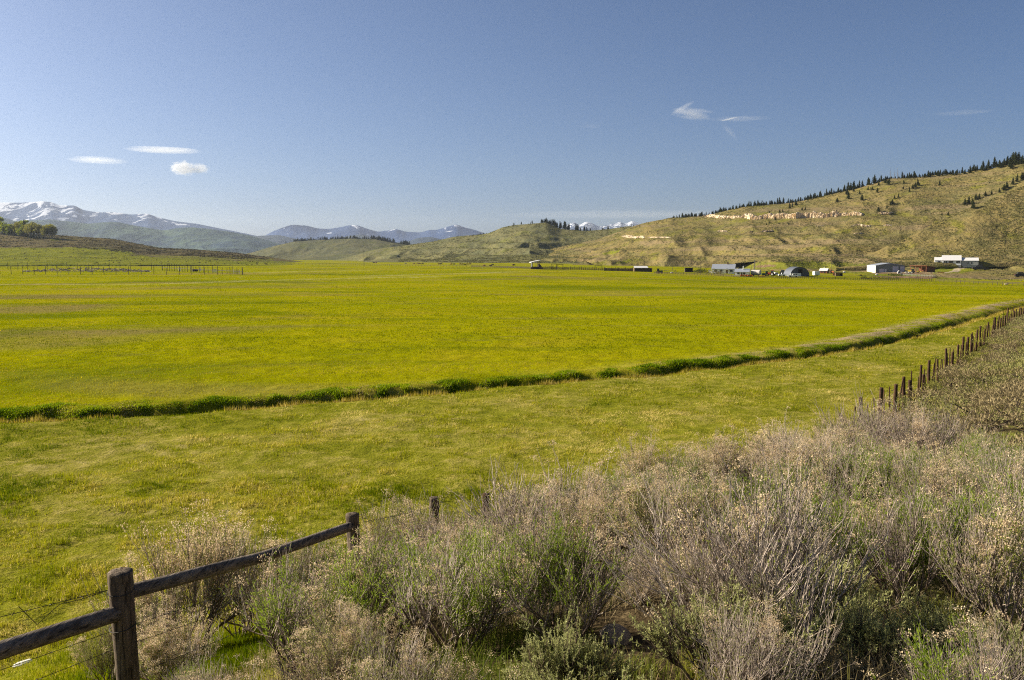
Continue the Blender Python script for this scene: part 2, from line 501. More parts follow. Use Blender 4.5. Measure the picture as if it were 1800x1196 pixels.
M2 = mountain([(-300, 395), (-100, 378), (0, 380), (30, 388), (60, 386), (90, 384), (120, 388), (160, 391), (190, 388), (210, 388), (250, 396), (290, 403), (320, 398), (340, 398), (380, 402),
               (430, 410), (480, 424), (510, 434), (560, 450)], 5000, 456, amp=40, gully=110, gsc=520, seed=111, keep=0.12)
M3 = mountain([(400, 432), (440, 421), (465, 415), (480, 407), (500, 399), (515, 394.5), (540, 396), (560, 401), (580, 402), (600, 399), (615, 396), (630, 396), (650, 403), (665, 407), (680, 405), (697, 402),
               (715, 407), (740, 408.5), (755, 404), (768, 404), (785, 399), (803, 394), (815, 399), (835, 404), (860, 413), (920, 425), (1000, 440)], 8600, 452, amp=40, gully=120, gsc=900, seed=121, keep=0.06)
M3B = mountain([(420, 424), (450, 415), (490, 413), (515, 418), (545, 424), (590, 418), (635, 411), (655, 417), (690, 427), (720, 424), (735, 418), (758, 416.5), (775, 421), (800, 432), (860, 445)],
               6800, 453, amp=30, gully=80, gsc=600, seed=131, keep=0.12)
M4 = mountain([(940, 412), (980, 403), (997, 395), (1009, 389), (1017, 396), (1030, 389), (1040, 392), (1052, 398), (1062, 397), (1080, 393), (1090, 390), (1098, 394), (1110, 388), (1122, 392), (1140, 398), (1200, 412)],
              10500, 450, amp=50, gully=110, gsc=700, seed=141, keep=0.1)
# ------------------------------------------------------------------ terrain materials
def ground_mat():
    m = Mat('meadow and bank'); p = m.pos()
    flat = m.scaled(p, (1, 1, 0))
    big = m.noise(flat, 0.022, 4, 0.6, 0.6)
    mid = m.noise(flat, 0.13, 5, 0.65, 0.4)
    fine = m.noise(flat, 1.6, 5, 0.7)
    vfine = m.noise(flat, 9.0, 4, 0.7)
    # mown hay meadow beyond the ditch
    hay = m.ramp(m.math('ADD', m.math('MULTIPLY', big, 0.55), m.math('MULTIPLY', mid, 0.45)),
                 [(0.32, (0.14, 0.152, 0.001)), (0.43, (0.20, 0.205, 0.001)), (0.52, (0.253, 0.241, 0.001)), (0.60, (0.283, 0.243, 0.006)), (0.70, (0.26, 0.20, 0.035))])
    hay = m.mix(m.ramp(m.noise(m.scaled(p, (0.35, 1, 0)), 0.045, 3, 0.6, 0.8), [(0.53, 0.0), (0.63, 0.7)]), hay, (0.085, 0.115, 0.003))
    hay = m.mix(m.ramp(m.noise(m.scaled(p, (0.4, 1, 0)), 0.030, 3, 0.6, 1.0), [(0.55, 0.0), (0.66, 0.75)]), hay, (0.20, 0.145, 0.06))
    hay = m.mix(m.ramp(m.noise(m.scaled(p, (0.5, 1, 0)), 0.11, 4, 0.7, 1.2), [(0.58, 0.0), (0.72, 0.6)]), hay, (0.14, 0.11, 0.04))
    # rough pasture this side
    past = m.ramp(m.math('ADD', m.math('MULTIPLY', mid, 0.5), m.math('MULTIPLY', fine, 0.5)),
                  [(0.34, (0.10, 0.11, 0.008)), (0.48, (0.185, 0.18, 0.015)), (0.58, (0.26, 0.22, 0.05)), (0.68, (0.34, 0.28, 0.11))])
    col = m.mix(m.attr('far'), past, hay)
    col = m.mix(m.ramp(fine, [(0.35, 0.35), (0.6, 0.0)]), col, (0.07, 0.075, 0.012))
    col = m.mix(m.math('MULTIPLY', m.math('MULTIPLY', m.attr('pale'), 0.6), m.ramp(m.noise(flat, 0.35, 4, 0.7), [(0.42, 0.0), (0.56, 1.0)])), col, (0.42, 0.36, 0.20))
    soil = m.ramp(m.math('ADD', m.math('MULTIPLY', fine, 0.5), m.math('MULTIPLY', vfine, 0.5)),
                  [(0.35, (0.022, 0.015, 0.009)), (0.5, (0.055, 0.040, 0.022)), (0.62, (0.13, 0.095, 0.05))])
    soil = m.mix(m.ramp(m.noise(flat, 0.45, 4, 0.6), [(0.50, 0.0), (0.62, 0.85)]), soil, (0.13, 0.145, 0.02))
    col = m.mix(m.attr('bank'), col, soil)
    col = m.mix(m.math('MULTIPLY', m.attr('mound'), m.ramp(m.noise(flat, 0.4, 4, 0.7), [(0.40, 0.0), (0.52, 1.0)])), col, (0.26, 0.195, 0.12))
    col = m.mix(m.attr('ditch'), col, (0.030, 0.026, 0.010))
    h = m.math('ADD', m.math('MULTIPLY', fine, 0.6), m.math('MULTIPLY', vfine, 0.25))
    return m.done(col, 0.95, m.bump(h, 0.8, 0.25), 0.0)

def hill_mat(name, sage, dry, green, haze=0.0, strata=0.0, sc=1.0, spots=0.45):
    m = Mat(name); p = m.pos()
    a = m.noise(p, 0.012 * sc, 5, 0.62, 0.5)
    b = m.noise(m.scaled(p, (1, 0.5, 2.5)), 0.05 * sc, 5, 0.68, 0.8)
    c = m.noise(p, 0.28 * sc, 4, 0.7)
    mixv = m.math('ADD', m.math('MULTIPLY', a, 0.4), m.math('MULTIPLY', b, 0.6))
    col = m.ramp(mixv, [(0.34, sage), (0.47, tuple(0.55 * s + 0.45 * d for s, d in zip(sage, dry))), (0.57, dry), (0.68, green)])
    col = m.mix(m.ramp(m.noise(p, 0.035 * sc, 4, 0.65, 1.0), [(0.52, 0.0), (0.64, 0.8)]), col, green)
    col = m.mix(m.ramp(c, [(0.36, spots), (0.52, 0.0)]), col, tuple(0.42 * s for s in sage))
    col = m.mix(m.ramp(c, [(0.60, 0.0), (0.74, 0.55)]), col, tuple(1.25 * s for s in dry))
    if strata:
        w = m.noise(m.scaled(p, (0.006, 0.006, 0.16)), 1.0, 4, 0.6, 0.3)
        col = m.mix(m.math('MULTIPLY', m.ramp(w, [(0.50, 0.0), (0.62, 1.0)]), strata), col, (0.20, 0.145, 0.085))
    col = m.mix(m.math('MULTIPLY', m.attr('green'), m.ramp(c, [(0.35, 0.75), (0.6, 1.0)])), col, m.ramp(b, [(0.35, (0.10, 0.115, 0.012)), (0.65, (0.19, 0.19, 0.018))]))
    col = m.mix(m.attr('dirt'), col, m.ramp(c, [(0.35, (0.12, 0.075, 0.045)), (0.65, (0.22, 0.145, 0.09))]))
    col = m.mix(m.attr('track'), col, (0.34, 0.27, 0.19))
    h = m.math('ADD', m.math('MULTIPLY', c, 1.0), m.math('MULTIPLY', b, 2.0))
    return m.done(col, 0.95, m.bump(h, 0.9, 1.6), 0.0)

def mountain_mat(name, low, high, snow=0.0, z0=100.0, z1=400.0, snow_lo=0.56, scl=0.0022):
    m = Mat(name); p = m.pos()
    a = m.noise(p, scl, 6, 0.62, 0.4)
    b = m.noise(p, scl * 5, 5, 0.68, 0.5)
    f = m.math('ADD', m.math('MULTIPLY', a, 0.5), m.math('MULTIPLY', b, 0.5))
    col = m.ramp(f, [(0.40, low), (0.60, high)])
    if snow:
        z = m.n('ShaderNodeSeparateXYZ', {0: p}).outputs[2]
        hz = m.n('ShaderNodeMapRange', {0: z, 1: z0, 2: z1, 3: 0.0, 4: 1.0}).outputs[0]
        s = m.noise(m.scaled(p, (1, 0.6, 0.8)), scl * 3.2, 7, 0.60, 1.2)
        sv = m.math('ADD', m.math('MULTIPLY', hz, 0.26), s)
        col = m.mix(m.math('MULTIPLY', m.ramp(sv, [(snow_lo, 0.0), (snow_lo + 0.05, 1.0)]), snow), col, (0.70, 0.72, 0.76))
    return m.done(col, 0.95, m.bump(b, 0.6, 20.0), 0.05)

# ------------------------------------------------------------------ ground sheet
def build_ground():
    q0 = 7.0
    rows = np.concatenate([np.geomspace(1.0 + 0.6, 170 + q0, 620), np.geomspace(170 + q0 + 2, 16000, 150)])
    Yr = rows - q0
    u = np.linspace(-0.95, 0.95, 640)
    Y = np.broadcast_to(Yr, (len(u), len(Yr))); X = u[:, None] * (Y + q0 + 1.5)
    Z = G(X, Y)
    far = sstep(1200, 3000, Y); Z = Z * (1 - far) + (EYE - 6.2) * far
    s = base_ground(X, Y)[1]
    d, par = ditch_d(X, Y)
    bank = sstep(-0.2, 0.9, s + (fbm(X / 0.8, Y / 0.8, 41, 3) - 0.5) * 1.2)
    ditch = np.exp(-(np.abs(d - 0.25) / 0.6) ** 4) * (Y > 15)
    mound = np.exp(-((d - 2.6) / 1.3) ** 2) * sstep(22, 70, par) * (Y > 15)
    farf = sstep(0.2, 1.6, d) * (Y > 10)
    pale = np.zeros(X.shape)
    for L in PALE:
        dd = np.abs(polyline(X, Y, L)[0]); w = 0.9 + 0.012 * Y
        pale = np.maximum(pale, np.exp(-(dd / w) ** 2) * (Y > 60))
    V = np.stack([X, Y, Z], 2).reshape(-1, 3)
    nc, nr = X.shape; a = np.arange(nc * nr).reshape(nc, nr)
    Q = np.stack([a[:-1, :-1], a[1:, :-1], a[1:, 1:], a[:-1, 1:]], 2).reshape(-1, 4)
    o = link('ground', np_mesh('ground', V, Q, attrs=dict(bank=bank, ditch=ditch, mound=mound, far=farf, pale=pale), smooth=True, mats=[ground_mat()]))
    tag(o, kind='structure'); return o
build_ground()

def hpx(h):
    return project(h.X, h.Y, h.Z)
def inpoly(px, py, poly):
    r = np.zeros(px.shape, bool); n = len(poly)
    for i in range(n):
        x0, y0 = poly[i]; x1, y1 = poly[(i + 1) % n]
        if y0 == y1: continue
        c = ((y0 > py) != (y1 > py)) & (px < (x1 - x0) * (py - y0) / (y1 - y0) + x0)
        r ^= c
    return r
def soft_poly(px, py, poly, X, Y, j=3.0, seed=0):
    return inpoly(px + (fbm(X / 6, Y / 6, seed, 3) - 0.5) * 4 * j, py + (fbm(X / 9, Y / 9, seed + 7, 3) - 0.5) * 2 * j, poly).astype(float)
def track_line(h, pts, w):
    P = np.array([list(hit(*p))[:2] for p in pts])
    return np.exp(-(np.abs(polyline(h.X, h.Y, P)[0]) / w) ** 4)

def zones():
    px, py = hpx(H3); X, Y = H3.X, H3.Y
    g = np.maximum.reduce([
        soft_poly(px, py, [(880, 500), (880, 463), (1000, 468), (1100, 472), (1240, 474), (1300, 473), (1340, 476), (1560, 479), (1620, 485), (1680, 489), (1850, 496), (1850, 520), (880, 520)], X, Y, 2, 1),
        soft_poly(px, py, [(1645, 466), (1660, 463.5), (1690, 465), (1735, 470), (1690, 481), (1640, 481)], X, Y, 1.2, 2),
        soft_poly(px, py, [(1295, 470), (1345, 461), (1420, 459), (1530, 465), (1520, 472), (1300, 474)], X, Y, 2, 3) * 0.9,
        soft_poly(px, py, [(1085, 461), (1110, 457), (1105, 463), (1080, 465)], X, Y, 1.5, 4), soft_poly(px, py, [(1060, 446), (1090, 439), (1085, 445), (1062, 450)], X, Y, 1.5, 5)])
    d = np.maximum.reduce([
        soft_poly(px, py, [(1440, 487), (1640, 485.5), (1650, 488.5), (1600, 493), (1440, 491)], X, Y, 0.8, 11),
        soft_poly(px, py, [(1320, 469), (1350, 465), (1370, 468), (1340, 471)], X, Y, 1, 12),
        soft_poly(px, py, [(1538, 477), (1600, 478), (1640, 481), (1600, 482), (1530, 481)], X, Y, 0.8, 13)])
    t = np.maximum.reduce([track_line(H3, [(1694, 466.5), (1687, 470), (1679, 474), (1673, 478), (1660, 480), (1640, 480), (1560, 479)], 1.3),
                           track_line(H3, [(1700, 467), (1693, 470.5), (1685, 474), (1680, 478.5)], 1.3) * 0.9])
    d = np.where(t > 0.4, 0, d)
    return dict(green=g, dirt=d, track=t)
SAGE = (0.112, 0.106, 0.042); DRY = (0.215, 0.163, 0.062); GRN = (0.158, 0.150, 0.022)
H3.build('hillside', hill_mat('sage hillside', SAGE, DRY, GRN, strata=0.6), zones())
SPUR.build('hillside', hill_mat('spur hillside', SAGE, DRY, GRN, strata=0.2))
H2.build('hill', hill_mat('valley hill', (0.10, 0.105, 0.055), (0.16, 0.145, 0.066), (0.125, 0.13, 0.03), sc=0.7))
H1.build('hill', hill_mat('far hill', (0.085, 0.092, 0.055), (0.135, 0.125, 0.062), (0.11, 0.115, 0.04), sc=0.5))
px, py = hpx(L1)
zg = soft_poly(px, py, [(-400, 500), (-400, 437), (0, 436), (120, 435), (180, 437), (225, 441), (240, 447), (215, 449), (330, 455), (460, 459), (580, 462), (600, 500)], L1.X, L1.Y, 2.0, 21)
zg = np.maximum(zg, soft_poly(px, py, [(240, 449), (420, 452), (480, 455), (480, 458), (330, 455)], L1.X, L1.Y, 2.5, 25) * 0.6)
zg = np.maximum(zg, soft_poly(px, py, [(88, 420), (106, 419), (110, 423), (90, 424)], L1.X, L1.Y, 0.6, 22))
L1.build('hill', hill_mat('sage rise', (0.080, 0.072, 0.038), (0.145, 0.112, 0.055), (0.10, 0.095, 0.025), sc=0.9), dict(green=zg))
M1.build('mountains', mountain_mat('snowy range', (0.020, 0.045, 0.115), (0.045, 0.085, 0.175), 0.85, 60, 480, 0.735))  # rock and forest tones carry the blue of distance haze in their colour
M2.build('mountains', mountain_mat('wooded foothills', (0.014, 0.034, 0.062), (0.085, 0.125, 0.085), scl=0.0042))  # dark tone shifted to blue for the haze in front of it
M3.build('mountains', mountain_mat('haze blue range', (0.018, 0.042, 0.115), (0.040, 0.072, 0.160), 0.85, 60, 340, 0.79))  # base colours made blue in place of thicker haze
M3B.build('mountains', mountain_mat('haze blue foothills', (0.022, 0.036, 0.052), (0.045, 0.058, 0.07)))  # slate blue base includes haze tint
M4.build('mountains', mountain_mat('white peaks', (0.025, 0.045, 0.10), (0.07, 0.09, 0.14), 0.85, 300, 470, 0.615, 0.006))  # rock below the snow tinted with haze blue

# ------------------------------------------------------------------ light, sky, air, camera
SUN_AZ, SUN_EL = -72.0, 27.0
w = bpy.data.worlds.new('World'); SC.world = w; w.use_nodes = True
nt = w.node_tree; nt.nodes.clear()
sky = nt.nodes.new('ShaderNodeTexSky'); sky.sky_type = 'NISHITA'; sky.sun_disc = False
sky.sun_elevation = R(SUN_EL); sky.sun_rotation = R(SUN_AZ); sky.altitude = 1000; sky.air_density = 0.72; sky.dust_density = 4.0; sky.ozone_density = 5.0
bg = nt.nodes.new('ShaderNodeBackground'); bg.inputs['Strength'].default_value = 0.05
wo = nt.nodes.new('ShaderNodeOutputWorld')
nt.links.new(sky.outputs[0], bg.inputs[0]); nt.links.new(bg.outputs[0], wo.inputs[0])
sd = Vector((math.sin(R(SUN_AZ)) * math.cos(R(SUN_EL)), math.cos(R(SUN_AZ)) * math.cos(R(SUN_EL)), math.sin(R(SUN_EL))))
sun = bpy.data.lights.new('sun', 'SUN'); sun.energy = 5.0; sun.angle = R(0.53); sun.color = (1.0, 0.91, 0.74)
so = link('sun', sun); so.rotation_euler = sd.to_track_quat('Z', 'Y').to_euler(); so.location = (-200, 100, 300)

def build_haze():
    b = MB(); b.box(-14000, 14000, -600, 14500, -16, 620)
    m = bpy.data.materials.new('air'); m.use_nodes = True; nt = m.node_tree; nt.nodes.clear()
    o = nt.nodes.new('ShaderNodeOutputMaterial'); v = nt.nodes.new('ShaderNodeVolumePrincipled')
    v.inputs['Color'].default_value = (0.62, 0.70, 0.88, 1); v.inputs['Density'].default_value = 0.000036; v.inputs['Anisotropy'].default_value = 0.38
    nt.links.new(v.outputs[0], o.inputs['Volume'])
    ob = b.build('haze', m); tag(ob, kind='stuff')
build_haze()

cam = bpy.data.cameras.new('camera'); cam.sensor_fit = 'HORIZONTAL'; cam.sensor_width = 36; cam.lens = 36 * FPX / 1800
cam.clip_start = 0.1; cam.clip_end = 60000
co = link('camera', cam, loc=(0, 0, EYE)); co.rotation_euler = (math.pi / 2 - PITCH, 0, 0); SC.camera = co
SC.view_settings.view_transform = 'Standard'; SC.view_settings.look = 'None'; SC.view_settings.exposure = 1.16; SC.view_settings.gamma = 1
SC.cycles.use_denoising = False; SC.cycles.filter_width = 1.15; SC.cycles.max_bounces = 6; SC.cycles.diffuse_bounces = 3; SC.cycles.transmission_bounces = 4; SC.cycles.volume_bounces = 1
# ------------------------------------------------------------------ grass (stuff nobody could count)
def grass_mat(name, stops, trans=0.45):
    m = Mat(name); h = m.attr('hue')
    col = m.ramp(h, stops)
    return m.leafy(col, trans)
PAST_STOPS = [(0.0, (0.068, 0.102, 0.002)), (0.35, (0.204, 0.228, 0.003)), (0.62, (0.322, 0.303, 0.009)), (0.78, (0.45, 0.37, 0.04)), (1.0, (0.74, 0.59, 0.20))]

def blades(P, L, W, lean, az, hue, simple=False):
    N = len(P)
    dx = np.cos(az); dy = np.sin(az)
    px_, py_ = -dy, dx
    tw = RNG.uniform(-0.8, 0.8, N); wx = px_ * np.cos(tw) + dx * np.sin(tw); wy = py_ * np.cos(tw) + dy * np.sin(tw)
    def pt(f, bend, wd):
        h = L * f * np.cos(lean * bend); r = L * f * np.sin(lean * bend)
        return np.stack([P[:, 0] + dx * r + wx * wd, P[:, 1] + dy * r + wy * wd, P[:, 2] + h], 1)
    w = W / 2
    if simple:
        V = np.stack([pt(0, 1, -w), pt(0, 1, w), pt(1, 1, 0)], 1).reshape(-1, 3)
        T = np.arange(N * 3).reshape(N, 3)
        return V, None, T, np.repeat(hue, 3)
    V = np.stack([pt(0, 1, -w), pt(0, 1, w), pt(0.55, 0.7, w * 0.85), pt(0.55, 0.7, -w * 0.85), pt(1, 1.15, 0)], 1).reshape(-1, 3)
    b = np.arange(N)[:, None] * 5
    return V, b + np.array([[0, 1, 2, 3]]), b + np.array([[3, 2, 4]]), np.repeat(hue, 5)

def tufts(n, tr, yr, keep, nb, Lf, Wf, huef, leanf, spread, simple, seed):
    g = np.random.default_rng(seed)
    t = g.uniform(*tr, n); Y = np.exp(g.uniform(math.log(yr[0]), math.log(yr[1]), n)); X = t * (Y + 1.0)
    k = keep(X, Y); X = X[k]; Y = Y[k]; n = len(X)
    L = Lf(X, Y, g); hue = huef(X, Y, g)
    i = np.repeat(np.arange(n), nb); N = len(i)
    r = spread(Y)[i] * np.sqrt(g.random(N)); th = g.uniform(0, 2 * math.pi, N)
    bx = X[i] + r * np.cos(th); by = Y[i] + r * np.sin(th)
    bz = G(bx, by) - 0.015
    az = np.where(g.random(N) < 0.6, th, g.uniform(0, 6.28, N)) + g.normal(0, 0.5, N)
    hu = np.clip(hue[i] + g.normal(0, 0.10, N), 0, 1)
    straw = hu > 0.72
    lean = leanf(g, N) + np.where(straw, 0.45, 0)
    return blades(np.stack([bx, by, bz], 1), L[i] * g.uniform(0.55, 1.15, N), Wf(by) * g.uniform(0.7, 1.3, N), np.clip(lean, 0, 1.45), az, hu, simple)

def stuff_mesh(name, parts, mat):
    V = []; Q = []; T = []; H = []; n = 0
    for v, q, t, h in parts:
        V.append(v); H.append(h)
        if q is not None: Q.append(q + n)
        if t is not None: T.append(t + n)
        n += len(v)
    o = link(name, np_mesh(name, np.vstack(V), np.vstack(Q) if Q else None, np.vstack(T), attrs={'hue': np.concatenate(H)}, mats=[mat]))
    return tag(o, kind='stuff')

def sd_(X, Y): return base_ground(X, Y)[1]
def build_grass():
    gm = grass_mat('pasture grass', PAST_STOPS)
    def keepA(X, Y): return (sd_(X, Y) < 0.5) & (ditch_d(X, Y)[0] < -0.1)
    def hueA(X, Y, g):
        p = fbm(X / 1.6, Y / 1.6, 201, 4); b = fbm(X / 9, Y / 9, 202, 3)
        h = 0.36 + (p - 0.5) * 1.5 + (b - 0.5) * 1.1 + 0.08 * sstep(12, 30, Y)
        return np.clip(h + np.where(g.random(len(X)) < 0.17, 0.42, 0), 0, 1)
    def LA(X, Y, g): return 0.035 + 0.155 * np.clip(fbm(X / 0.9, Y / 0.9, 203, 3) * 2.0 - 0.6, 0.05, 1.2)
    lf = lambda g, N: np.abs(g.normal(0.35, 0.3, N))
    A = [tufts(65000, (-0.72, 0.68), (4.5, 23), keepA, 8, LA, lambda Y: np.maximum(0.007, 0.00055 * Y), hueA, lf, lambda Y: np.maximum(0.07, 0.005 * Y), False, 1),
         tufts(100000, (-0.68, 0.68), (21, 140), keepA, 6, LA, lambda Y: 0.00062 * Y, hueA, lf, lambda Y: 0.005 * Y, True, 11)]
    stuff_mesh('pasture_grass', A, gm)
    hm = grass_mat('hay meadow grass', [(0.0, (0.10, 0.125, 0.001)), (0.40, (0.222, 0.228, 0.001)), (0.62, (0.318, 0.290, 0.002)), (0.80, (0.34, 0.26, 0.03)), (0.92, (0.46, 0.37, 0.09)), (0.97, (0.62, 0.46, 0.01)), (1.0, (0.62, 0.46, 0.01))])
    def keepB(X, Y): return (ditch_d(X, Y)[0] > 1.0) & (sd_(X, Y) < -0.5)
    def hueB(X, Y, g):
        p = fbm(X / 7, Y / 4, 211, 4); b = fbm(X / 60, Y / 22, 212, 4); c = fbm(X / 25, Y / 14, 218, 4)
        h = np.clip(0.37 + (p - 0.5) * 1.1 + (b - 0.5) * 1.7 + (c - 0.5) * 1.2, 0, 0.88)
        return np.where(g.random(len(X)) < 0.05 * sstep(0.4, 0.6, fbm(X / 18, Y / 12, 213, 3)) + 0.008, 1.2, h)
    B = tufts(75000, (-0.66, 0.66), (33, 520), keepB, 5, lambda X, Y, g: 0.07 + 0.09 * fbm(X / 3, Y / 3, 214, 3), lambda Y: np.maximum(0.012, 0.0006 * Y), hueB,
              lambda g, N: np.abs(g.normal(0.4, 0.3, N)), lambda Y: 0.007 * Y, True, 2)
    stuff_mesh('meadow_grass', [B], hm)
    # rank grass on the ditch's far bank, yellow reeds at its near edge
    dm = grass_mat('ditch grass', [(0.0, (0.085, 0.145, 0.004)), (0.5, (0.23, 0.31, 0.006)), (0.8, (0.36, 0.37, 0.015)), (1.0, (0.50, 0.40, 0.18))], 0.55)
    def keepD(X, Y):
        d, par = ditch_d(X, Y); w = 1.5 + 1.5 * vnoise(par / 5, d * 0, 221) - 0.6 * sstep(60, 110, par)
        return (d > 0.7) & (d < w) & (fbm(X / 0.9, Y / 0.9, 222, 3) > 0.43 + 0.10 * sstep(50, 90, Y) * sstep(1.2, 1.9, d))
    D = tufts(700000, (-0.68, 0.66), (30, 170), keepD, 9, lambda X, Y, g: (1 - 0.80 * sstep(42, 100, Y)) * (0.35 + 1.25 * vnoise(ditch_d(X, Y)[1] / 2.6, Y * 0, 229)) * g.uniform(0.45, 1.25, len(X)) * (0.06 + 0.22 * np.clip(fbm(X / 1.1, Y / 1.1, 223, 3) * 2.2 - 0.75, 0.03, 1)) * sstep(3.2, 0.8, ditch_d(X, Y)[0]),
              lambda Y: np.maximum(0.02, 0.0006 * Y), lambda X, Y, g: np.clip(0.36 + (fbm(X / 1.2, Y / 1.2, 224, 3) - 0.5) * 1.8 + np.where(g.random(len(X)) < 0.12, 0.5, 0) + 0.22 * sstep(1.2, 2.6, ditch_d(X, Y)[0]) + 0.30 * sstep(60, 110, Y) * (fbm(X / 4, Y / 4, 228, 2) > 0.5), 0, 1),
              lambda g, N: np.abs(g.normal(0.35, 0.25, N)), lambda Y: 0.10 + 0.002 * Y, False, 3)
    stuff_mesh('ditch_grass', [D], dm)
    rm = grass_mat('reeds', [(0.0, (0.22, 0.20, 0.02)), (0.5, (0.40, 0.30, 0.03)), (1.0, (0.55, 0.42, 0.16))])
    def keepR(X, Y):
        d, par = ditch_d(X, Y)
        return (d > -0.75) & (d < 0.05) & (fbm(par / 3.0, d, 231, 3) > 0.35)
    Rr = tufts(500000, (-0.68, 0.66), (30, 160), keepR, 5, lambda X, Y, g: 0.14 + 0.3 * np.clip(fbm(X / 1.0, Y / 1.0, 233, 2) * 1.6 - 0.4, 0.1, 1), lambda Y: np.maximum(0.015, 0.0005 * Y),
              lambda X, Y, g: g.random(len(X)), lambda g, N: np.abs(g.normal(0.12, 0.12, N)), lambda Y: 0.08 + 0.001 * Y, True, 4)
    stuff_mesh('reeds', [Rr], rm)
    # dry bunch grass and litter between the shrubs
    km = grass_mat('bank grass', [(0.0, (0.07, 0.10, 0.012)), (0.35, (0.17, 0.18, 0.03)), (0.5, (0.28, 0.22, 0.10)), (1.0, (0.46, 0.37, 0.23))])
    def keepK(X, Y): return (sd_(X, Y) > 0.0) & (sd_(X, Y) < 14) & (fbm(X / 0.7, Y / 0.7, 241, 3) > 0.42)
    K = tufts(24000, (-0.75, 0.72), (2.6, 120), keepK, 7, lambda X, Y, g: 0.08 + 0.22 * fbm(X / 0.8, Y / 0.8, 243, 2), lambda Y: np.maximum(0.005, 0.0006 * Y),
              lambda X, Y, g: np.clip(0.62 - 0.34 * sstep(12, 18, Y) + (fbm(X / 2.2, Y / 2.2, 244, 3) - 0.5) * 1.7, 0, 1), lambda g, N: np.abs(g.normal(0.45, 0.35, N)), lambda Y: 0.08 + 0.003 * Y, False, 5)
    stuff_mesh('dry_grass', [K], km)
build_grass()
# ------------------------------------------------------------------ shrubs on the bank
def stem_mat(name, lo, hi, dark):
    m = Mat(name); o = m.obj()
    f = m.noise(o, 14, 3, 0.6)
    col = m.ramp(f, [(0.32, lo), (0.62, hi)])
    z = m.n('ShaderNodeSeparateXYZ', {0: o}).outputs[2]
    col = m.mix(m.ramp(m.rnd(), [(0.0, 0.0), (1.0, 0.5)]), col, dark)
    return m.done(col, 0.85, None, 0.15)
M_STEM = stem_mat('weathered grey stems', (0.12, 0.09, 0.07), (0.55, 0.455, 0.37), (0.25, 0.19, 0.15))
M_BRANCH = stem_mat('old rabbitbrush bark', (0.045, 0.032, 0.022), (0.20, 0.145, 0.095), (0.10, 0.07, 0.045))
M_WOODY = stem_mat('dark sage wood', (0.05, 0.036, 0.026), (0.17, 0.125, 0.09), (0.10, 0.07, 0.05))
def leaf_mat(name, a, b, tr=0.35):
    m = Mat(name); f = m.noise(m.obj(), 9, 3, 0.6)
    col = m.ramp(f, [(0.35, a), (0.65, b)])
    col = m.mix(m.ramp(m.rnd(), [(0.0, 0.0), (1.0, 0.45)]), col, tuple(0.6 * x for x in a))
    return m.leafy(col, tr)
M_LEAF = leaf_mat('rabbitbrush leaf', (0.23, 0.26, 0.045), (0.42, 0.43, 0.12))
M_LEAFG = leaf_mat('fresh green leaf', (0.17, 0.25, 0.018), (0.35, 0.43, 0.05), 0.45)
M_SAGE = leaf_mat('sagebrush leaf', (0.31, 0.325, 0.11), (0.55, 0.54, 0.24), 0.35)
M_FLUFF = leaf_mat('dried seed fluff', (0.56, 0.40, 0.22), (0.88, 0.72, 0.49), 0.4)

def perp_rand(d, g):
    v = g.normal(size=3); v -= d * v.dot(d); return v / (np.linalg.norm(v) + 1e-9)

def grow(g, H, Wd, n1, n2, n3, tilt, up):
    """returns list of (points, radii) stems and list of twigs (p0, p1, p2)"""
    stems = []; twigs = []
    for i in range(n1):
        az = g.uniform(0, 6.283); tl = math.radians(g.uniform(*tilt))
        d = np.array([math.sin(tl) * math.cos(az), math.sin(tl) * math.sin(az), math.cos(tl)])
        p0 = np.array([0.06 * g.normal(), 0.06 * g.normal(), -0.05])
        L = H * g.uniform(0.42, 0.62) * (1 + 0.25 * math.sin(tl) * Wd)
        pts = [p0]; dd = d.copy()
        for k in range(4):
            dd = dd + 0.16 * g.normal(size=3) + np.array([0, 0, 0.06]); dd /= np.linalg.norm(dd)
            pts.append(pts[-1] + dd * L / 4)
        stems.append((np.array(pts), np.linspace(0.011, 0.005, 5) * g.uniform(0.7, 1.3)))
        for j in range(n2):
            f = g.uniform(0.35, 1.0); q = f * 4; k = min(int(q), 3)
            b0 = pts[k] + (pts[k + 1] - pts[k]) * (q - k)
            e = dd + 0.55 * g.normal(size=3); e[2] = abs(e[2]) * 0.8 + up; e /= np.linalg.norm(e)
            L2 = H * g.uniform(0.18, 0.34)
            m1 = b0 + e * L2 * 0.5; e2 = e + np.array([0, 0, 0.35]) + 0.18 * g.normal(size=3); e2 /= np.linalg.norm(e2); b1 = m1 + e2 * L2 * 0.5
            stems.append((np.array([b0, m1, b1]), np.array([0.0048, 0.0038, 0.0026])))
            for t in range(n3):
                f3 = g.uniform(0.2, 1.0)
                c0 = b0 + (m1 - b0) * (f3 * 2) if f3 < 0.5 else m1 + (b1 - m1) * (f3 * 2 - 1)
                u = e2 + 0.40 * g.normal(size=3) + np.array([0, 0, up]); u /= np.linalg.norm(u)
                L3 = H * g.uniform(0.14, 0.32)
                c1 = c0 + u * L3 * 0.55; u2 = u + 0.2 * g.normal(size=3) + np.array([0, 0, 0.2]); u2 /= np.linalg.norm(u2); c2 = c1 + u2 * L3 * 0.45
                twigs.append((c0, c1, c2))
    return stems, twigs

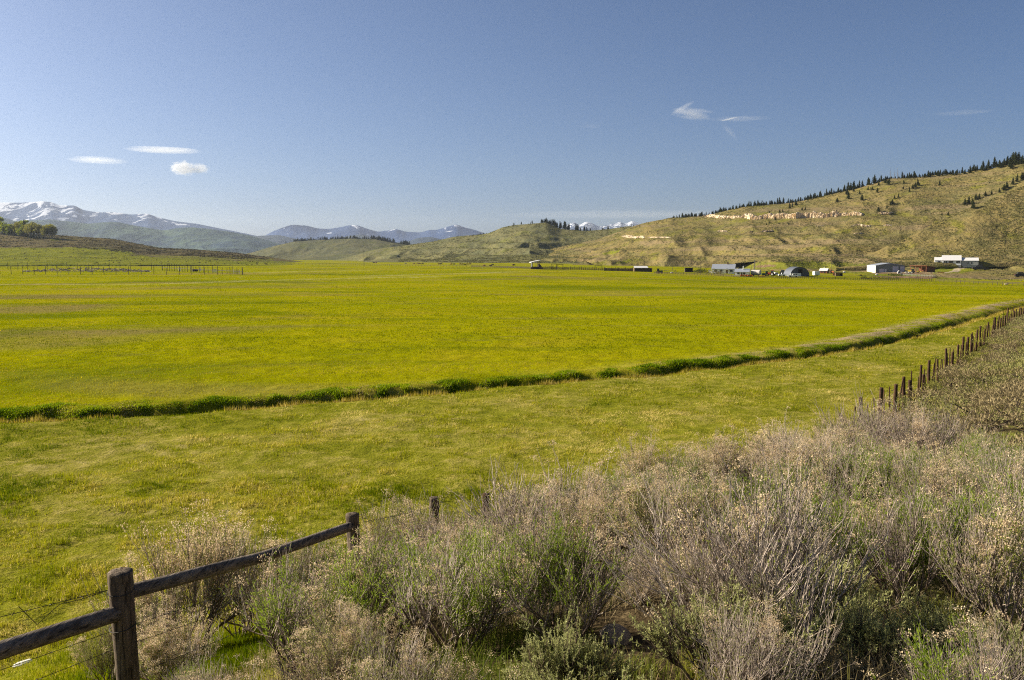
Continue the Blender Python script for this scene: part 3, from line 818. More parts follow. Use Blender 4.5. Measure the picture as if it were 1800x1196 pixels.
def leaves_mesh(name, B, D, L, W, mat, g):
    """narrow folded leaves: base B, direction D"""
    N = len(B)
    D = D / (np.linalg.norm(D, axis=1, keepdims=True) + 1e-9)
    S = np.cross(D, g.normal(size=(N, 3))); S /= np.linalg.norm(S, axis=1, keepdims=True) + 1e-9
    Nn = np.cross(S, D)
    L = L[:, None]; W = W[:, None]
    V = np.stack([B, B + D * L * 0.5 + S * W * 0.5 + Nn * L * 0.05, B + D * L + Nn * L * 0.16, B + D * L * 0.5 - S * W * 0.5 + Nn * L * 0.05], 1).reshape(-1, 3)
    return np_mesh(name, V, np.arange(N * 4).reshape(N, 4), mats=[mat])

def make_shrub(seed, kind):
    g = np.random.default_rng(seed)
    if kind == 'grey':   H, spec, lf, fl, lm = 0.95, (17, 7, 7, (4, 58), 0.55), 6.0, 0.26, M_LEAF
    elif kind == 'green': H, spec, lf, fl, lm = 0.85, (16, 7, 7, (4, 50), 0.65), 8.5, 0.10, M_LEAFG
    elif kind == 'fluffy': H, spec, lf, fl, lm = 0.95, (16, 7, 7, (4, 48), 0.65), 5.5, 0.55, M_LEAF
    elif kind == 'bare': H, spec, lf, fl, lm = 1.05, (20, 8, 6, (8, 58), 0.45), 1.4, 0.12, M_LEAF
    else:                H, spec, lf, fl, lm = 0.42, (16, 7, 6, (10, 68), 0.5), 0, 0.0, M_SAGE
    n1, n2, n3, tilt, up = spec
    stems, twigs = grow(g, H, 0.5, n1, n2, n3, tilt, up)
    k_ = H / np.percentile([t[2][2] for t in twigs], 95)
    stems = [(P * k_, r) for P, r in stems]; twigs = [tuple(c * k_ for c in t) for t in twigs]
    b = MB(); old = MB()
    for P, r in stems: (old if r[0] > 0.006 else b).tube(P, r, 4 if r[0] > 0.006 else 3, cap=False)
    for c0, c1, c2 in twigs: b.tube([c0, c1, c2], [0.0024, 0.0020, 0.0012], 3, cap=False)
    parts = [('twigs', b.mesh('shrub_twigs', M_WOODY if kind == 'sage' else M_STEM, True)), ('branches', old.mesh('shrub_branches', M_BRANCH, True))]
    tw = np.array(twigs)                                   # n,3,3
    if kind == 'sage':
        k = 24; i = np.repeat(np.arange(len(tw)), k)
        f = g.uniform(0.45, 1.08, len(i))[:, None]
        B = tw[i, 0] + (tw[i, 2] - tw[i, 0]) * f
        ax = tw[i, 2] - tw[i, 0]; ax /= np.linalg.norm(ax, axis=1, keepdims=True)
        D = ax * 0.8 + g.normal(size=(len(i), 3)) * 0.55 + np.array([0, 0, 0.25])
        parts.append(('foliage', leaves_mesh('shrub_leaves', B, D, g.uniform(0.013, 0.026, len(i)), g.uniform(0.0042, 0.0068, len(i)), lm, g)))
    else:
        n = int(len(tw) * lf); i = g.integers(0, len(tw), n)
        # leaves gather on some twigs more than on others
        wgt = vnoise(tw[:, 1, 0] * 4 + 3, tw[:, 1, 1] * 4 + 7, seed) ** 2; wgt /= wgt.sum(); i = g.choice(len(tw), n, p=wgt)
        f = g.uniform(0.05, 0.95, n)[:, None]
        B = tw[i, 0] + (tw[i, 2] - tw[i, 0]) * f
        ax = tw[i, 2] - tw[i, 0]; ax /= np.linalg.norm(ax, axis=1, keepdims=True)
        D = ax + g.normal(size=(n, 3)) * 0.42
        parts.append(('foliage', leaves_mesh('shrub_leaves', B, D, g.uniform(0.022, 0.05, n), g.uniform(0.0045, 0.0080, n), lm, g)))
        # dried flower clusters at the tips
        tips = tw[:, 2]; hi = tips[:, 2] > H * 0.45
        cl = vnoise(tips[:, 0] * 3 + 11, tips[:, 1] * 3 + 5, seed + 50)
        cand = np.where(hi & (cl > np.quantile(cl, 1 - min(0.95, fl * 1.5))))[0]; cand = cand[g.random(len(cand)) < 0.6]
        if len(cand):
            k = 32; i = np.repeat(cand, k)
            off = g.normal(size=(len(i), 3)) * np.array([0.024, 0.024, 0.016])
            B = tips[i] + off
            D = g.normal(size=(len(i), 3)) + np.array([0, 0, 0.5])
            parts.append(('seed_fluff', leaves_mesh('shrub_fluff', B, D, g.uniform(0.008, 0.018, len(i)), g.uniform(0.006, 0.011, len(i)), M_FLUFF, g)))
    return parts

PROTO = {}
for k, n in (('grey', 3), ('green', 3), ('fluffy', 2), ('bare', 2), ('sage', 4)):
    PROTO[k] = [make_shrub(300 + 17 * i + 1000 * 'gfbsz'.index({'grey': 'g', 'green': 'f', 'fluffy': 'b', 'bare': 's', 'sage': 'z'}[k]), k) for i in range(n)]
NAMES = {'grey': ('rabbitbrush', 'rabbitbrush'), 'green': ('rabbitbrush', 'rabbitbrush'), 'fluffy': ('rabbitbrush', 'rabbitbrush'), 'bare': ('rabbitbrush', 'rabbitbrush'), 'sage': ('sagebrush', 'sagebrush')}
SHARED = {'grey': ('grey twiggy rabbitbrush with sparse narrow leaves among the foreground bank shrubs', 'grey rabbitbrush on the near bank'),
          'green': ('rabbitbrush with fresh green leafy shoots among the foreground bank shrubs', 'green leafy rabbitbrush on the near bank'),
          'fluffy': ('rabbitbrush topped with many tan dried flower clusters on the near bank', 'rabbitbrush with dried flower heads on the near bank'),
          'bare': ('nearly leafless rabbitbrush of bare grey stems on the near bank', 'bare stemmed rabbitbrush on the near bank'),
          'sage': ('low sagebrush with silvery green leaf clusters near the bottom edge', 'silvery sagebrush at the foot of the picture')}
def place_shrub(kind, x, y, sc, rz, label=None, tilt=(0, 0), sx=1.0):
    name, cat = NAMES[kind]
    parts = PROTO[kind][random.randrange(len(PROTO[kind]))]
    t = thing(name, label or SHARED[kind][0], cat, (x, y, hgt(x, y)), rz, None if label else SHARED[kind][1])
    t.rotation_euler = (tilt[0], tilt[1], rz); t.scale = (sc * sx, sc * sx, sc)
    for pn, me in parts: link(pn, me, t)
    return t

def shrub_field():
    g = np.random.default_rng(77)
    special = [  # px, base py, top py, kind, width, label
        (1545, 852, 712, 'bare', 1.1, 'tall fan of bare grey stems with tan tips in front of the far fence posts'),
        (1478, 846, 738, 'grey', 1.0, 'grey rabbitbrush left of the tall fan of bare stems'),
        (1612, 846, 724, 'bare', 1.0, 'bare stemmed rabbitbrush right of the tall fan of bare stems'),
        (1150, 905, 782, 'fluffy', 0.9, 'tall pale rabbitbrush crowned with cream flower heads at the pasture edge'),
        (1272, 895, 776, 'fluffy', 0.9, 'cream topped rabbitbrush at the pasture edge, right of the tallest pale one'),
        (1390, 872, 770, 'grey', 1.0, 'grey rabbitbrush at the pasture edge between the cream topped one and the bare fan'),
        (960, 1015, 828, 'bare', 1.15, 'large dark stemmed rabbitbrush right of the four fence posts, its forked trunk showing'),
        (1065, 985, 845, 'grey', 1.0, 'grey rabbitbrush right of the large forked one'),
        (190, 1205, 1105, 'grey', 0.9, 'low grey rabbitbrush left of the nearest fence post at the bottom edge'),
        (305, 1215, 1085, 'fluffy', 0.9, 'small cream headed rabbitbrush at the bottom edge right of the nearest fence post'),
        (700, 1045, 884, 'grey', 1.0, 'grey rabbitbrush standing in front of the third fence post'),
        (800, 1040, 925, 'fluffy', 1.0, 'rabbitbrush with tan heads between the third and fourth fence posts'),
        (335, 1160, 925, 'fluffy', 0.75, 'pale rabbitbrush with cream heads rising above the left end of the long rail'),
        (440, 1120, 950, 'grey', 0.95, 'grey rabbitbrush spreading in front of the middle of the long wooden rail'),
        (545, 1070, 950, 'green', 0.9, 'leafy rabbitbrush in front of the right end of the long rail'),
        (258, 1190, 1050, 'grey', 0.9, 'small grey rabbitbrush at the foot of the nearest fence post'),
        (1700, 870, 790, 'green', 1.0, 'green rabbitbrush below the brown sagebrush slope at the right'),
        (1125, 1062, 965, 'bare', 1.1, 'bare stemmed rabbitbrush arching over the dark soil gap'),
        (1215, 1085, 975, 'grey', 1.0, 'grey rabbitbrush at the right edge of the dark soil gap'),
        (1420, 1100, 985, 'sage', 1.2, 'largest silvery green sagebrush at the bottom of the bank'),
        (1010, 1225, 1120, 'sage', 1.0, 'pale green sagebrush at the bottom edge below the forked rabbitbrush'),
    ]
    placed = []
    def ok(x, y, r): return all((x - a) ** 2 + (y - b) ** 2 > (r + c) ** 2 * 0.25 for a, b, c in placed)
    for px, py, ty, k, sx, lab in special:
        p = hit(px, py, y0=2.0); sc = (EYE + ray(px, ty)[1] * p.y - p.z) / {'grey': 0.95, 'green': 0.85, 'fluffy': 0.95, 'bare': 1.05, 'sage': 0.42}[k]; place_shrub(k, p.x, p.y, sc, random.uniform(0, 6.28), lab, sx=sx); placed.append((p.x, p.y, 1.0))
    n = 0
    ys = np.exp(g.uniform(math.log(2.6), math.log(18), 6500)); xs = g.uniform(-0.66, 0.66, 6500) * ys + g.uniform(-0.3, 0.3, 6500)
    s = base_ground(xs, ys)[1]
    for x, y, ss in zip(xs, ys, s):
        if ss < (0.42 if y > 9 else 0.14) or n >= 365: continue
        u, v = project(x, y, hgt(x, y))
        if u < -60 or u > 1880: continue
        if 1090 < u < 1180 and v > 1090 and v < 1180: continue                     # the dark bare gap
        if y > 12.5 and u > 1700: continue
        q = fbm(np.array([x / 1.7]), np.array([y / 1.7]), 401, 2)[0]; r = random.random()
        sagezone = (u > 1180 and v > 1130 + 90 * (r - 0.5)) or (u > 820 and v > 1215)
        if sagezone: kind = 'sage' if random.random() < 0.36 else random.choice(['grey', 'bare', 'green'])
        elif y > 12.0 and u > 1600: kind = 'sage' if r < 0.6 else 'green'
        else:
            kind = 'green' if q > 0.56 else 'grey' if q > 0.45 else ('fluffy' if r < 0.6 else 'bare')
            if r > 0.88: kind = random.choice(['grey', 'green', 'fluffy', 'bare'])
        rad = {'sage': 0.46, 'grey': 0.85, 'green': 0.78, 'fluffy': 0.80, 'bare': 0.9}[kind]
        if not ok(x, y, rad * 0.56): continue
        sc = random.uniform(0.60, 0.95)
        if ss < 1.0: sc *= 0.85
        if u < 230: sc *= 0.6
        if v > 1196 and kind != 'sage': sc *= 0.6
        place_shrub(kind, x, y, sc, random.uniform(0, 6.28), tilt=(random.uniform(-0.15, 0.15), random.uniform(-0.15, 0.15)))
        placed.append((x, y, rad)); n += 1
    return n
print('near shrubs', shrub_field())

# the sage slope beyond: compact bushes, the nearest as things, the rest as one cover
def sage_lump(seed, n=620):
    g = np.random.default_rng(seed)
    c = g.normal(size=(9, 3)) * np.array([0.24, 0.24, 0.10]) + np.array([0, 0, 0.20]); c[:, 2] = np.abs(c[:, 2])
    i = g.integers(0, 9, n)
    d = g.normal(size=(n, 3)); d /= np.linalg.norm(d, axis=1, keepdims=True); d[:, 2] = np.abs(d[:, 2]) * 0.9 - 0.15
    B = c[i] + d * g.uniform(0.05, 0.22, (n, 1)); B[:, 2] = np.maximum(B[:, 2], 0.0)
    D = d + np.array([0, 0, 0.9]) + g.normal(size=(n, 3)) * 0.4
    return B, D, g.uniform(0.04, 0.085, n), g.uniform(0.012, 0.024, n), c
M_SAGEFAR = leaf_mat('distant sage', (0.18, 0.18, 0.058), (0.34, 0.315, 0.12), 0.2)
M_SAGEDRY = leaf_mat('distant dry sage', (0.21, 0.165, 0.08), (0.40, 0.315, 0.17), 0.2)
M_SAGEYEL = leaf_mat('yellowing slope sage', (0.22, 0.215, 0.05), (0.40, 0.37, 0.11), 0.3)
LUMPS = []
for i in range(6):
    B, D, L, W, c = sage_lump(500 + i); g = np.random.default_rng(600 + i)
    b = MB()
    for q in c: b.tube([(0, 0, -0.05), (q[0] * 0.5, q[1] * 0.5, q[2] * 0.4), tuple(q)], [0.02, 0.014, 0.006], 4, cap=False)
    LUMPS.append((leaves_mesh('sage_foliage', B, D, L, W, (M_SAGEDRY, M_SAGEFAR, M_SAGEDRY, M_SAGEFAR, M_SAGEDRY, M_SAGEYEL)[i], g), b.mesh('sage_branches', M_WOODY, True)))
def sage_slope():
    g = np.random.default_rng(88); cand = []
    ys = np.exp(g.uniform(math.log(12), math.log(150), 16000)); xs = g.uniform(0.2, 0.68, 16000) * ys
    s = base_ground(xs, ys)[1]
    dens = fbm(xs / 3, ys / 3, 411, 3)
    k = (s > 0.25) & (s < 26) & (dens > 0.46); xs, ys, s = xs[k], ys[k], s[k]
    taken = []; grid = {}
    for x, y, ss in zip(xs, ys, s):
        u, v = project(x, y, hgt(x, y))
        if u < 1330 or u > 1850 or (y < 13 and u < 1660): continue
        r = 0.70 + 0.005 * y; key = (int(x / 2), int(y / 2))
        if any((x - a) ** 2 + (y - b) ** 2 < r * r for di in (-1, 0, 1) for dj in (-1, 0, 1) for a, b in grid.get((key[0] + di, key[1] + dj), [])): continue
        grid.setdefault(key, []).append((x, y)); taken.append((y, x))
    taken.sort()
    near, far = taken[:260], taken[260:]
    for i, (y, x) in enumerate(near):
        q = LUMPS[random.randrange(6)]; dry = LUMPS.index(q) % 2 == 0
        t = thing('sagebrush', 'brownish rounded sagebrush on the slope right of the long fence' if dry else 'grey green rounded sagebrush on the slope right of the long fence', 'sagebrush',
                  (x, y, hgt(x, y)), random.uniform(0, 6.28), 'brown sagebrush beside the long fence' if dry else 'grey green sagebrush beside the long fence')
        sc = random.uniform(0.85, 1.75); t.scale = (sc * 1.15, sc * 1.15, sc * random.uniform(0.8, 1.15))
        link('foliage', q[0], t); link('branches', q[1], t)
    # the rest as one object
    B, D, L, W, c = sage_lump(900, 70); V = []; n = 0
    base = np.array([(v.co) for v in leaves_mesh('tmp', B, D, L * 2.2, W * 2.4, M_SAGEFAR, np.random.default_rng(1)).vertices])
    for y, x in far[:2600]:
        a = random.uniform(0, 6.28); sc = random.uniform(0.8, 1.4); ca, sa = math.cos(a), math.sin(a)
        v = base @ np.array([[ca, sa, 0], [-sa, ca, 0], [0, 0, 1]]) * sc; V.append(v + np.array([x, y, hgt(x, y)]))
    if V:
        V = np.vstack(V)
        tag(link('sagebrush_cover', np_mesh('sagebrush_cover', V, np.arange(len(V)).reshape(-1, 4), mats=[M_SAGEFAR])), kind='stuff')
    return len(near), len(far)
print('sage slope', sage_slope())

# bunch grass, stones
def bunch(px, py, h, label):
    p = hit(px, py, y0=2.0); g = np.random.default_rng(int(px)); N = 420
    th = g.uniform(0, 6.28, N); r = 0.10 * np.sqrt(g.random(N))
    P = np.stack([r * np.cos(th), r * np.sin(th), np.full(N, -0.03)], 1)
    v, q, t, hu = blades(P, g.uniform(0.5, 1.1, N) * h, np.full(N, 0.0055), np.abs(g.normal(0.45, 0.28, N)), th + g.normal(0, 0.4, N), np.clip(g.normal(0.45, 0.22, N), 0, 1))
    o = link('grass_tuft', np_mesh('grass_tuft', v, q, t, attrs={'hue': hu}, mats=[M_BUNCH]), None, p)
    tag(o, label, 'grass tuft')
M_BUNCH = grass_mat('yellow bunch grass', [(0.0, (0.10, 0.14, 0.012)), (0.5, (0.30, 0.28, 0.03)), (1.0, (0.55, 0.43, 0.16))])
bunch(1655, 1178, 0.42, 'yellow green bunch grass tuft at the bottom right among sagebrush')
bunch(1250, 1185, 0.16, 'small green grass tuft on the bare dark soil at the bottom')
def stone(px, py, r, squash, col, label, y0=2.0):
    p = hit(px, py, y0=y0); b = MB(); b.ball((0, 0, r * squash[2] * 0.5), r, 14, 9, squash, 0.09, np.random.default_rng(int(px)))
    o = b.build('rock', plain(col, 0.9, 0.35, 9.0), None, True); o.location = p; o.rotation_euler = (0, 0, random.uniform(0, 3)); tag(o, label, 'rock')
stone(1083, 1128, 0.095, (1.25, 0.9, 0.62), (0.27, 0.215, 0.16), 'rounded grey rock on the dark bare soil below the shrubs')
stone(40, 1168, 0.10, (1.5, 0.8, 0.28), (0.75, 0.72, 0.66), 'flat white stone in the grass below the left rail')
for i in range(0):
    x = random.uniform(0.5, 1.4); y = random.uniform(3.7, 5.2)
    b = MB(); r = random.uniform(0.012, 0.04); b.ball((0, 0, r * 0.3), r, 8, 6, (1.2, 0.9, 0.6), 0.15, np.random.default_rng(i + 40))
    o = b.build('pebble', plain((0.20, 0.165, 0.13), 0.9, 0.35, 12.0), None, True); o.location = (x, y, hgt(x, y)); tag(o, 'small brown stone lying on the bare soil gap at the bottom', 'pebble', 'pebbles on the bare soil')
# ------------------------------------------------------------------ trees
def conifer_meshes(seed, width=0.20, rag=0.3, dead=False):
    g = np.random.default_rng(seed); b = MB()
    lean = g.normal(0, 0.012, 2)
    b.tube([(0, 0, -0.03), (lean[0], lean[1], 0.5), (lean[0] * 2, lean[1] * 2, 0.98)], [0.022, 0.013, 0.002], 5)
    V = []; n = 0
    z = 0.10 if not dead else 0.25
    while z < 0.985:
        r = width * (1 - z) ** 0.75 * g.uniform(1 - rag, 1 + rag) * (0.8 + 0.2 * min(1, z / 0.25)) + 0.012
        nb = 7 if z < 0.75 else 5
        a0 = g.uniform(0, 6.28)
        for j in range(nb):
            if g.random() < 0.14 + (0.55 if dead else 0): continue
            a = a0 + 6.283 * j / nb + g.normal(0, 0.25); rr = r * g.uniform(0.6, 1.15)
            d = np.array([math.cos(a), math.sin(a), 0]); s = np.array([-d[1], d[0], 0])
            c = np.array([lean[0] * 2 * z, lean[1] * 2 * z, z])
            if dead:
                b.tube([c, c + d * rr * 0.7 + np.array([0, 0, 0.02])], [0.005, 0.002], 3, cap=False); continue
            for q in range(4):
                f0 = 0.18 + 0.22 * q; w = rr * 0.36 * (1.15 - f0 * 0.7) + 0.006
                p = c + d * rr * f0 + np.array([0, 0, -rr * 0.28 * f0 + g.normal(0, 0.008)])
                e = d * rr * 0.30; up = np.array([0, 0, 0.016 + 0.02 * g.random()])
                sh = s * w * g.uniform(0.7, 1.2)
                V += [p - sh - up, p + e * 0.3 - sh * 0.2 + up, p + e, p + sh * 0.2 * g.normal() - up * 0.4,
                      p + sh - up, p + e * 0.3 + sh * 0.2 + up, p + e * 0.9, p - up * 0.2]
        z += g.uniform(0.030, 0.046)
    crown = None
    if V:
        V = np.array(V); crown = np_mesh('conifer_crown', V, np.arange(len(V)).reshape(-1, 4), mats=[M_NEEDLE])
    return b.mesh('conifer_trunk', M_DEAD if dead else M_BARK, True), crown
M_NEEDLE = leaf_mat('conifer needles', (0.035, 0.048, 0.017), (0.095, 0.110, 0.036), 0.2)
M_BARK = plain((0.10, 0.075, 0.055), 0.95, 0.3, 8.0)
M_DEAD = plain((0.24, 0.21, 0.19), 0.95, 0.25, 8.0)
CON = [conifer_meshes(700 + i, w_, r_) for i, (w_, r_) in enumerate([(0.17, 0.25), (0.21, 0.3), (0.24, 0.35), (0.30, 0.4), (0.15, 0.3), (0.27, 0.45)])]
DEAD = [conifer_meshes(750 + i, 0.2, 0.3, True)[0] for i in range(2)]
def joined(tr, cr):
    def dat(me):
        V = np.empty(len(me.vertices) * 3, np.float32); me.vertices.foreach_get('co', V); return V.reshape(-1, 3), [tuple(p.vertices) for p in me.polygons]
    v0, f0 = dat(tr); v1, f1 = dat(cr); n = len(v0); F = f0 + [tuple(i + n for i in f) for f in f1]
    q = [f for f in F if len(f) == 4]; t = [f for f in F if len(f) == 3]
    mi = [0 if f[0] < n else 1 for f in q] + [0 if f[0] < n else 1 for f in t]
    return np_mesh('conifer', np.vstack([v0, v1]), q, t or None, mats=[M_BARK, M_NEEDLE], midx=mi)
SMALL = [joined(*c) for c in CON]
def conifer(p, h, label, group, kinds=(0, 1, 2, 3, 4, 5), small=False, name='conifer'):
    k = random.choice(kinds)
    if small:
        o = link(name, SMALL[k], None, p, random.uniform(0, 6.28)); tag(o, label, 'conifer', group)
    else:
        o = thing(name, label, 'conifer', p, random.uniform(0, 6.28), group)
        link('trunk', CON[k][0], o); link('crown', CON[k][1], o)
    w_ = random.uniform(1.05, 1.6); o.scale = (h * w_, h * w_, h); o.rotation_euler = (random.gauss(0, 0.03), random.gauss(0, 0.03), random.uniform(0, 6.28)); return o
def px2m(p): return p.y / FPX

def ridge_trees():
    # long right-hand ridge
    for i in range(178):
        px = 1180 + (1800 - 1180) * max(0.0, (i + random.uniform(-0.6, 0.6)) / 177) ** 1.12
        if 1205 < px < 1235 and random.random() < 0.5: continue
        v = random.choice([1.0, 1.001, 1.003, 0.99]) if px < 1600 else random.choice([1.0, 1.002, 0.98])
        p = H3.at(px, v); hp = np.interp(px, [1180, 1250, 1330, 1420, 1490, 1560, 1640, 1720, 1800], [7, 7, 9, 10, 13, 13, 11, 15, 21]) * random.uniform(0.45, 1.3)
        if 1535 < px < 1585 and random.random() < 0.45:
            o = thing('dead_conifer', 'grey bare dead conifer standing among the green ones on the right ridge', 'dead tree', p, 0, 'dead trees on the right ridge')
            link('trunk', random.choice(DEAD), o); h = hp * px2m(p) * 1.2; o.scale = (h, h, h); continue
        conifer(p, hp * px2m(p) * 0.98, 'dark conifer in the row along the crest of the long right hill', 'conifers along the right crest', (2, 3, 5, 1) if px > 1470 else (0, 1, 2, 4))
    Z6 = [(890, 322, 10), (945, 305, 16), (938, 285, 15), (1010, 312, 13), (1085, 275, 11), (1092, 240, 10), (1140, 236, 16), (1125, 228, 14), (1212, 258, 8), (1215, 232, 9), (1242, 272, 12), (1258, 256, 10),
          (1285, 240, 15), (1270, 250, 11), (1170, 305, 8), (1188, 298, 8), (1158, 330, 10), (1132, 350, 8), (1090, 366, 10), (1388, 240, 12), (1040, 262, 9), (970, 270, 14), (955, 262, 16), (660, 352, 12),
          (690, 336, 12), (672, 345, 10), (610, 372, 8), (560, 382, 8), (250, 380, 9), (262, 378, 7), (720, 360, 7), (735, 358, 7), (1740, 158, 13), (1728, 150, 10), (1782, 136, 15), (590, 408, 7), (562, 424, 6), (655, 430, 6),
          (545, 432, 5), (1400, 385, 7), (1430, 386, 8), (1000, 282, 9), (1062, 262, 8), (625, 368, 7), (1150, 334, 8)]
    for zx, zy, h in Z6:
        px, py = 1150 + zx / 2.769, 240 + zy / 2.769
        p = hit(px, py, y0=400); conifer(p, h * 0.78 * px2m(p) * 1.1, 'conifer standing alone on the open face of the right hill', 'scattered conifers on the hill face', (1, 2, 3, 5))
    for zx, zy, h in [(1512, 335, 18), (1530, 330, 20), (1552, 352, 22), (1565, 310, 16), (1582, 305, 14), (1612, 292, 13), (1642, 284, 12), (1680, 274, 12), (1702, 264, 16), (1716, 252, 17), (1745, 236, 18), (1765, 222, 20), (1788, 212, 20), (1800, 206, 18), (1548, 330, 16)]:
        px, py = 1150 + zx / 2.769, 240 + zy / 2.769
        i = int(np.clip(np.searchsorted(SPUR.px, px), 0, len(SPUR.px) - 1))
        p = hit(px, py, y0=400)
        conifer(p, h * 0.62 * px2m(p) * 1.15, 'bushy dark conifer on the nearer spur at the right edge of the hills', 'conifers on the near spur', (2, 3, 5))
    V = []; Fq = []; n = 0
    base = [(np.array([v.co for v in CON[k][1].vertices]), np.array([tuple(q.vertices) for q in CON[k][1].polygons])) for k in (1, 2, 3)]
    for i in range(330):
        px = random.uniform(1195, 1790); q = H3.at(px, random.uniform(1.0, 1.004)); h = random.uniform(4, 8.5) * px2m(q); bv, bf = random.choice(base); a = random.uniform(0, 6.28); ca, sa = math.cos(a), math.sin(a)
        V.append(bv @ np.array([[ca, sa, 0], [-sa, ca, 0], [0, 0, 1]]) * np.array([1.4, 1.4, 1.0]) * h + np.array(q)); Fq.append(bf + n); n += len(bv)
    tag(link('forest', np_mesh('forest', np.vstack(V), np.vstack(Fq), mats=[M_NEEDLE])), kind='stuff')
    # middle hill
    for i in range(58):
        px = random.choice([random.uniform(884, 960), random.uniform(950, 1000), random.uniform(955, 1042), random.uniform(1000, 1125)])
        v = 1.0 if px < 955 else random.choice([1.0, 1.005, 0.99])
        p = H2.at(px, v); hp = np.interp(px, [884, 950, 958, 985, 1010, 1060, 1125], [4.5, 5, 8, 12, 9, 5, 5]) * random.uniform(0.7, 1.25)
        conifer(p, hp * px2m(p), 'small dark conifer on the crest of the middle valley hill', 'conifers on the middle hill', (0, 1, 2, 4), small=True)
    for px, h in [(826, 4), (832, 5), (838, 5), (844, 6), (849, 6), (854, 5), (858, 4)]:
        p = H2.at(px, 1.01); conifer(p, h * px2m(p) * 1.2, 'small conifer in the clump at the notch left of the middle hill', 'conifer clump at the notch', (2, 3), small=True)
    # far low hill
    V = []; Fq = []; n = 0
    base = [(np.array([v.co for v in CON[k][1].vertices]), np.array([tuple(q.vertices) for q in CON[k][1].polygons])) for k in (1, 2, 3)]
    for i in range(150):
        px = 517 + 203 * random.random(); q = H1.at(px, random.choice([1.0, 1.005, 0.99]) if px < 660 else random.uniform(0.96, 1.0))
        h = random.uniform(3.2, 6.2) * (1.3 if px > 650 else 1) * px2m(q); bv, bf = random.choice(base); a = random.uniform(0, 6.28); ca, sa = math.cos(a), math.sin(a)
        V.append(bv @ np.array([[ca, sa, 0], [-sa, ca, 0], [0, 0, 1]]) * np.array([1.4, 1.4, 1.0]) * h + np.array(q)); Fq.append(bf + n); n += len(bv)
    tag(link('treeline', np_mesh('treeline', np.vstack(V), np.vstack(Fq), mats=[M_NEEDLE])), kind='stuff')
    p = H1.at(503, 1.0); conifer(p, 4 * px2m(p), 'lone tiny conifer left of the far tree line', None, (0,), small=True)
ridge_trees()

def broadleaf(seed, H=1.0, wid=0.30, n=900, base=0.35, mat=None, bark=None, lobes=22):
    g = np.random.default_rng(seed); b = MB()
    b.tube([(0, 0, -0.03), (0.01, 0, 0.4), (g.normal(0, 0.02), 0, 0.85)], [0.020, 0.014, 0.004], 6)
    L = []
    for i in range(lobes):
        zc = g.uniform(base, 0.92); rr = wid * (1 - ((zc - 0.6) / 0.5) ** 2) ** 0.5 if abs(zc - 0.6) < 0.48 else wid * 0.3
        a = g.uniform(0, 6.28); c = np.array([math.cos(a) * rr * g.uniform(0.2, 0.8), math.sin(a) * rr * g.uniform(0.2, 0.8), zc]); L.append((c, g.uniform(0.06, 0.13)))
        b.tube([(0.01, 0, max(0.2, zc - 0.22)), tuple(c)], [0.008, 0.003], 4, cap=False)
    i = g.integers(0, lobes, n); cc = np.array([l[0] for l in L])[i]; r = np.array([l[1] for l in L])[i][:, None]
    d = g.normal(size=(n, 3)); d /= np.linalg.norm(d, axis=1, keepdims=True)
    B = cc + d * r * g.uniform(0.4, 1.05, (n, 1)); D = d + g.normal(size=(n, 3)) * 0.7
    return b.mesh('tree_trunk', bark, True), leaves_mesh('tree_crown', B, D, g.uniform(0.04, 0.075, n), g.uniform(0.028, 0.05, n), mat, g)
M_ASPEN = leaf_mat('aspen leaf', (0.17, 0.215, 0.010), (0.36, 0.39, 0.018), 0.45)
M_ASPENB = leaf_mat('budding aspen', (0.20, 0.195, 0.025), (0.33, 0.305, 0.05), 0.4)
M_PALEBARK = plain((0.42, 0.38, 0.32), 0.9, 0.25, 20)
ASP = [broadleaf(800 + i, mat=M_ASPEN if i < 3 else M_ASPENB, bark=M_PALEBARK, n=1500 if i < 3 else 800, base=0.18 if i < 3 else 0.4) for i in range(6)]
def grove():
    for px, py, h, k in [(2, 411, 27, 0), (9, 413, 22, 1), (17, 414, 20, 0), (24, 414, 19, 2), (31, 415, 24, 3), (36, 416, 22, 1), (44, 416, 22, 4), (50, 417, 24, 5), (56, 418, 25, 3), (61, 418, 26, 4),
                         (67, 419, 25, 5), (72, 419, 22, 3), (78, 420, 21, 4), (83, 420, 23, 5), (88, 420, 23, 3), (92, 420, 22, 4), (96, 420, 19, 5), (-8, 411, 26, 1), (-16, 411, 25, 2), (13, 410, 26, 2), (41, 413, 23, 0)]:
      for rep in range(2):
        px, py, h = px + rep * random.uniform(-5, 4), py - rep * random.uniform(0.3, 1.5), h * random.uniform(0.85, 1.05)
        p = hit(px, py, y0=500); bud = k >= 3
        t = thing('aspen_tree', 'thin aspen with pale trunk and sparse olive crown in the left grove' if bud else 'leafy yellow green aspen in the grove at the left edge', 'aspen', p, random.uniform(0, 6),
                  'budding aspens in the left grove' if bud else 'leafy aspens in the left grove')
        link('trunk', ASP[k][0], t); link('crown', ASP[k][1], t); s = h * px2m(p) * 1.05; t.scale = (s * 1.3, s * 1.3, s)
    for px, py, h in [(3, 409, 28), (12, 410, 22), (19, 410, 21), (28, 411, 20), (33, 412, 19), (44, 415, 29), (54, 420, 13), (59, 420, 14), (64, 421, 10), (38, 416, 12), (6, 413, 12), (15, 414, 11), (25, 415, 11), (48, 418, 11), (70, 421, 9), (76, 421, 8)]:
        p = hit(px, py, y0=500); conifer(p, h * px2m(p), 'dark pointed conifer among the aspens of the left grove', 'conifers in the left grove', (0, 4))
grove()

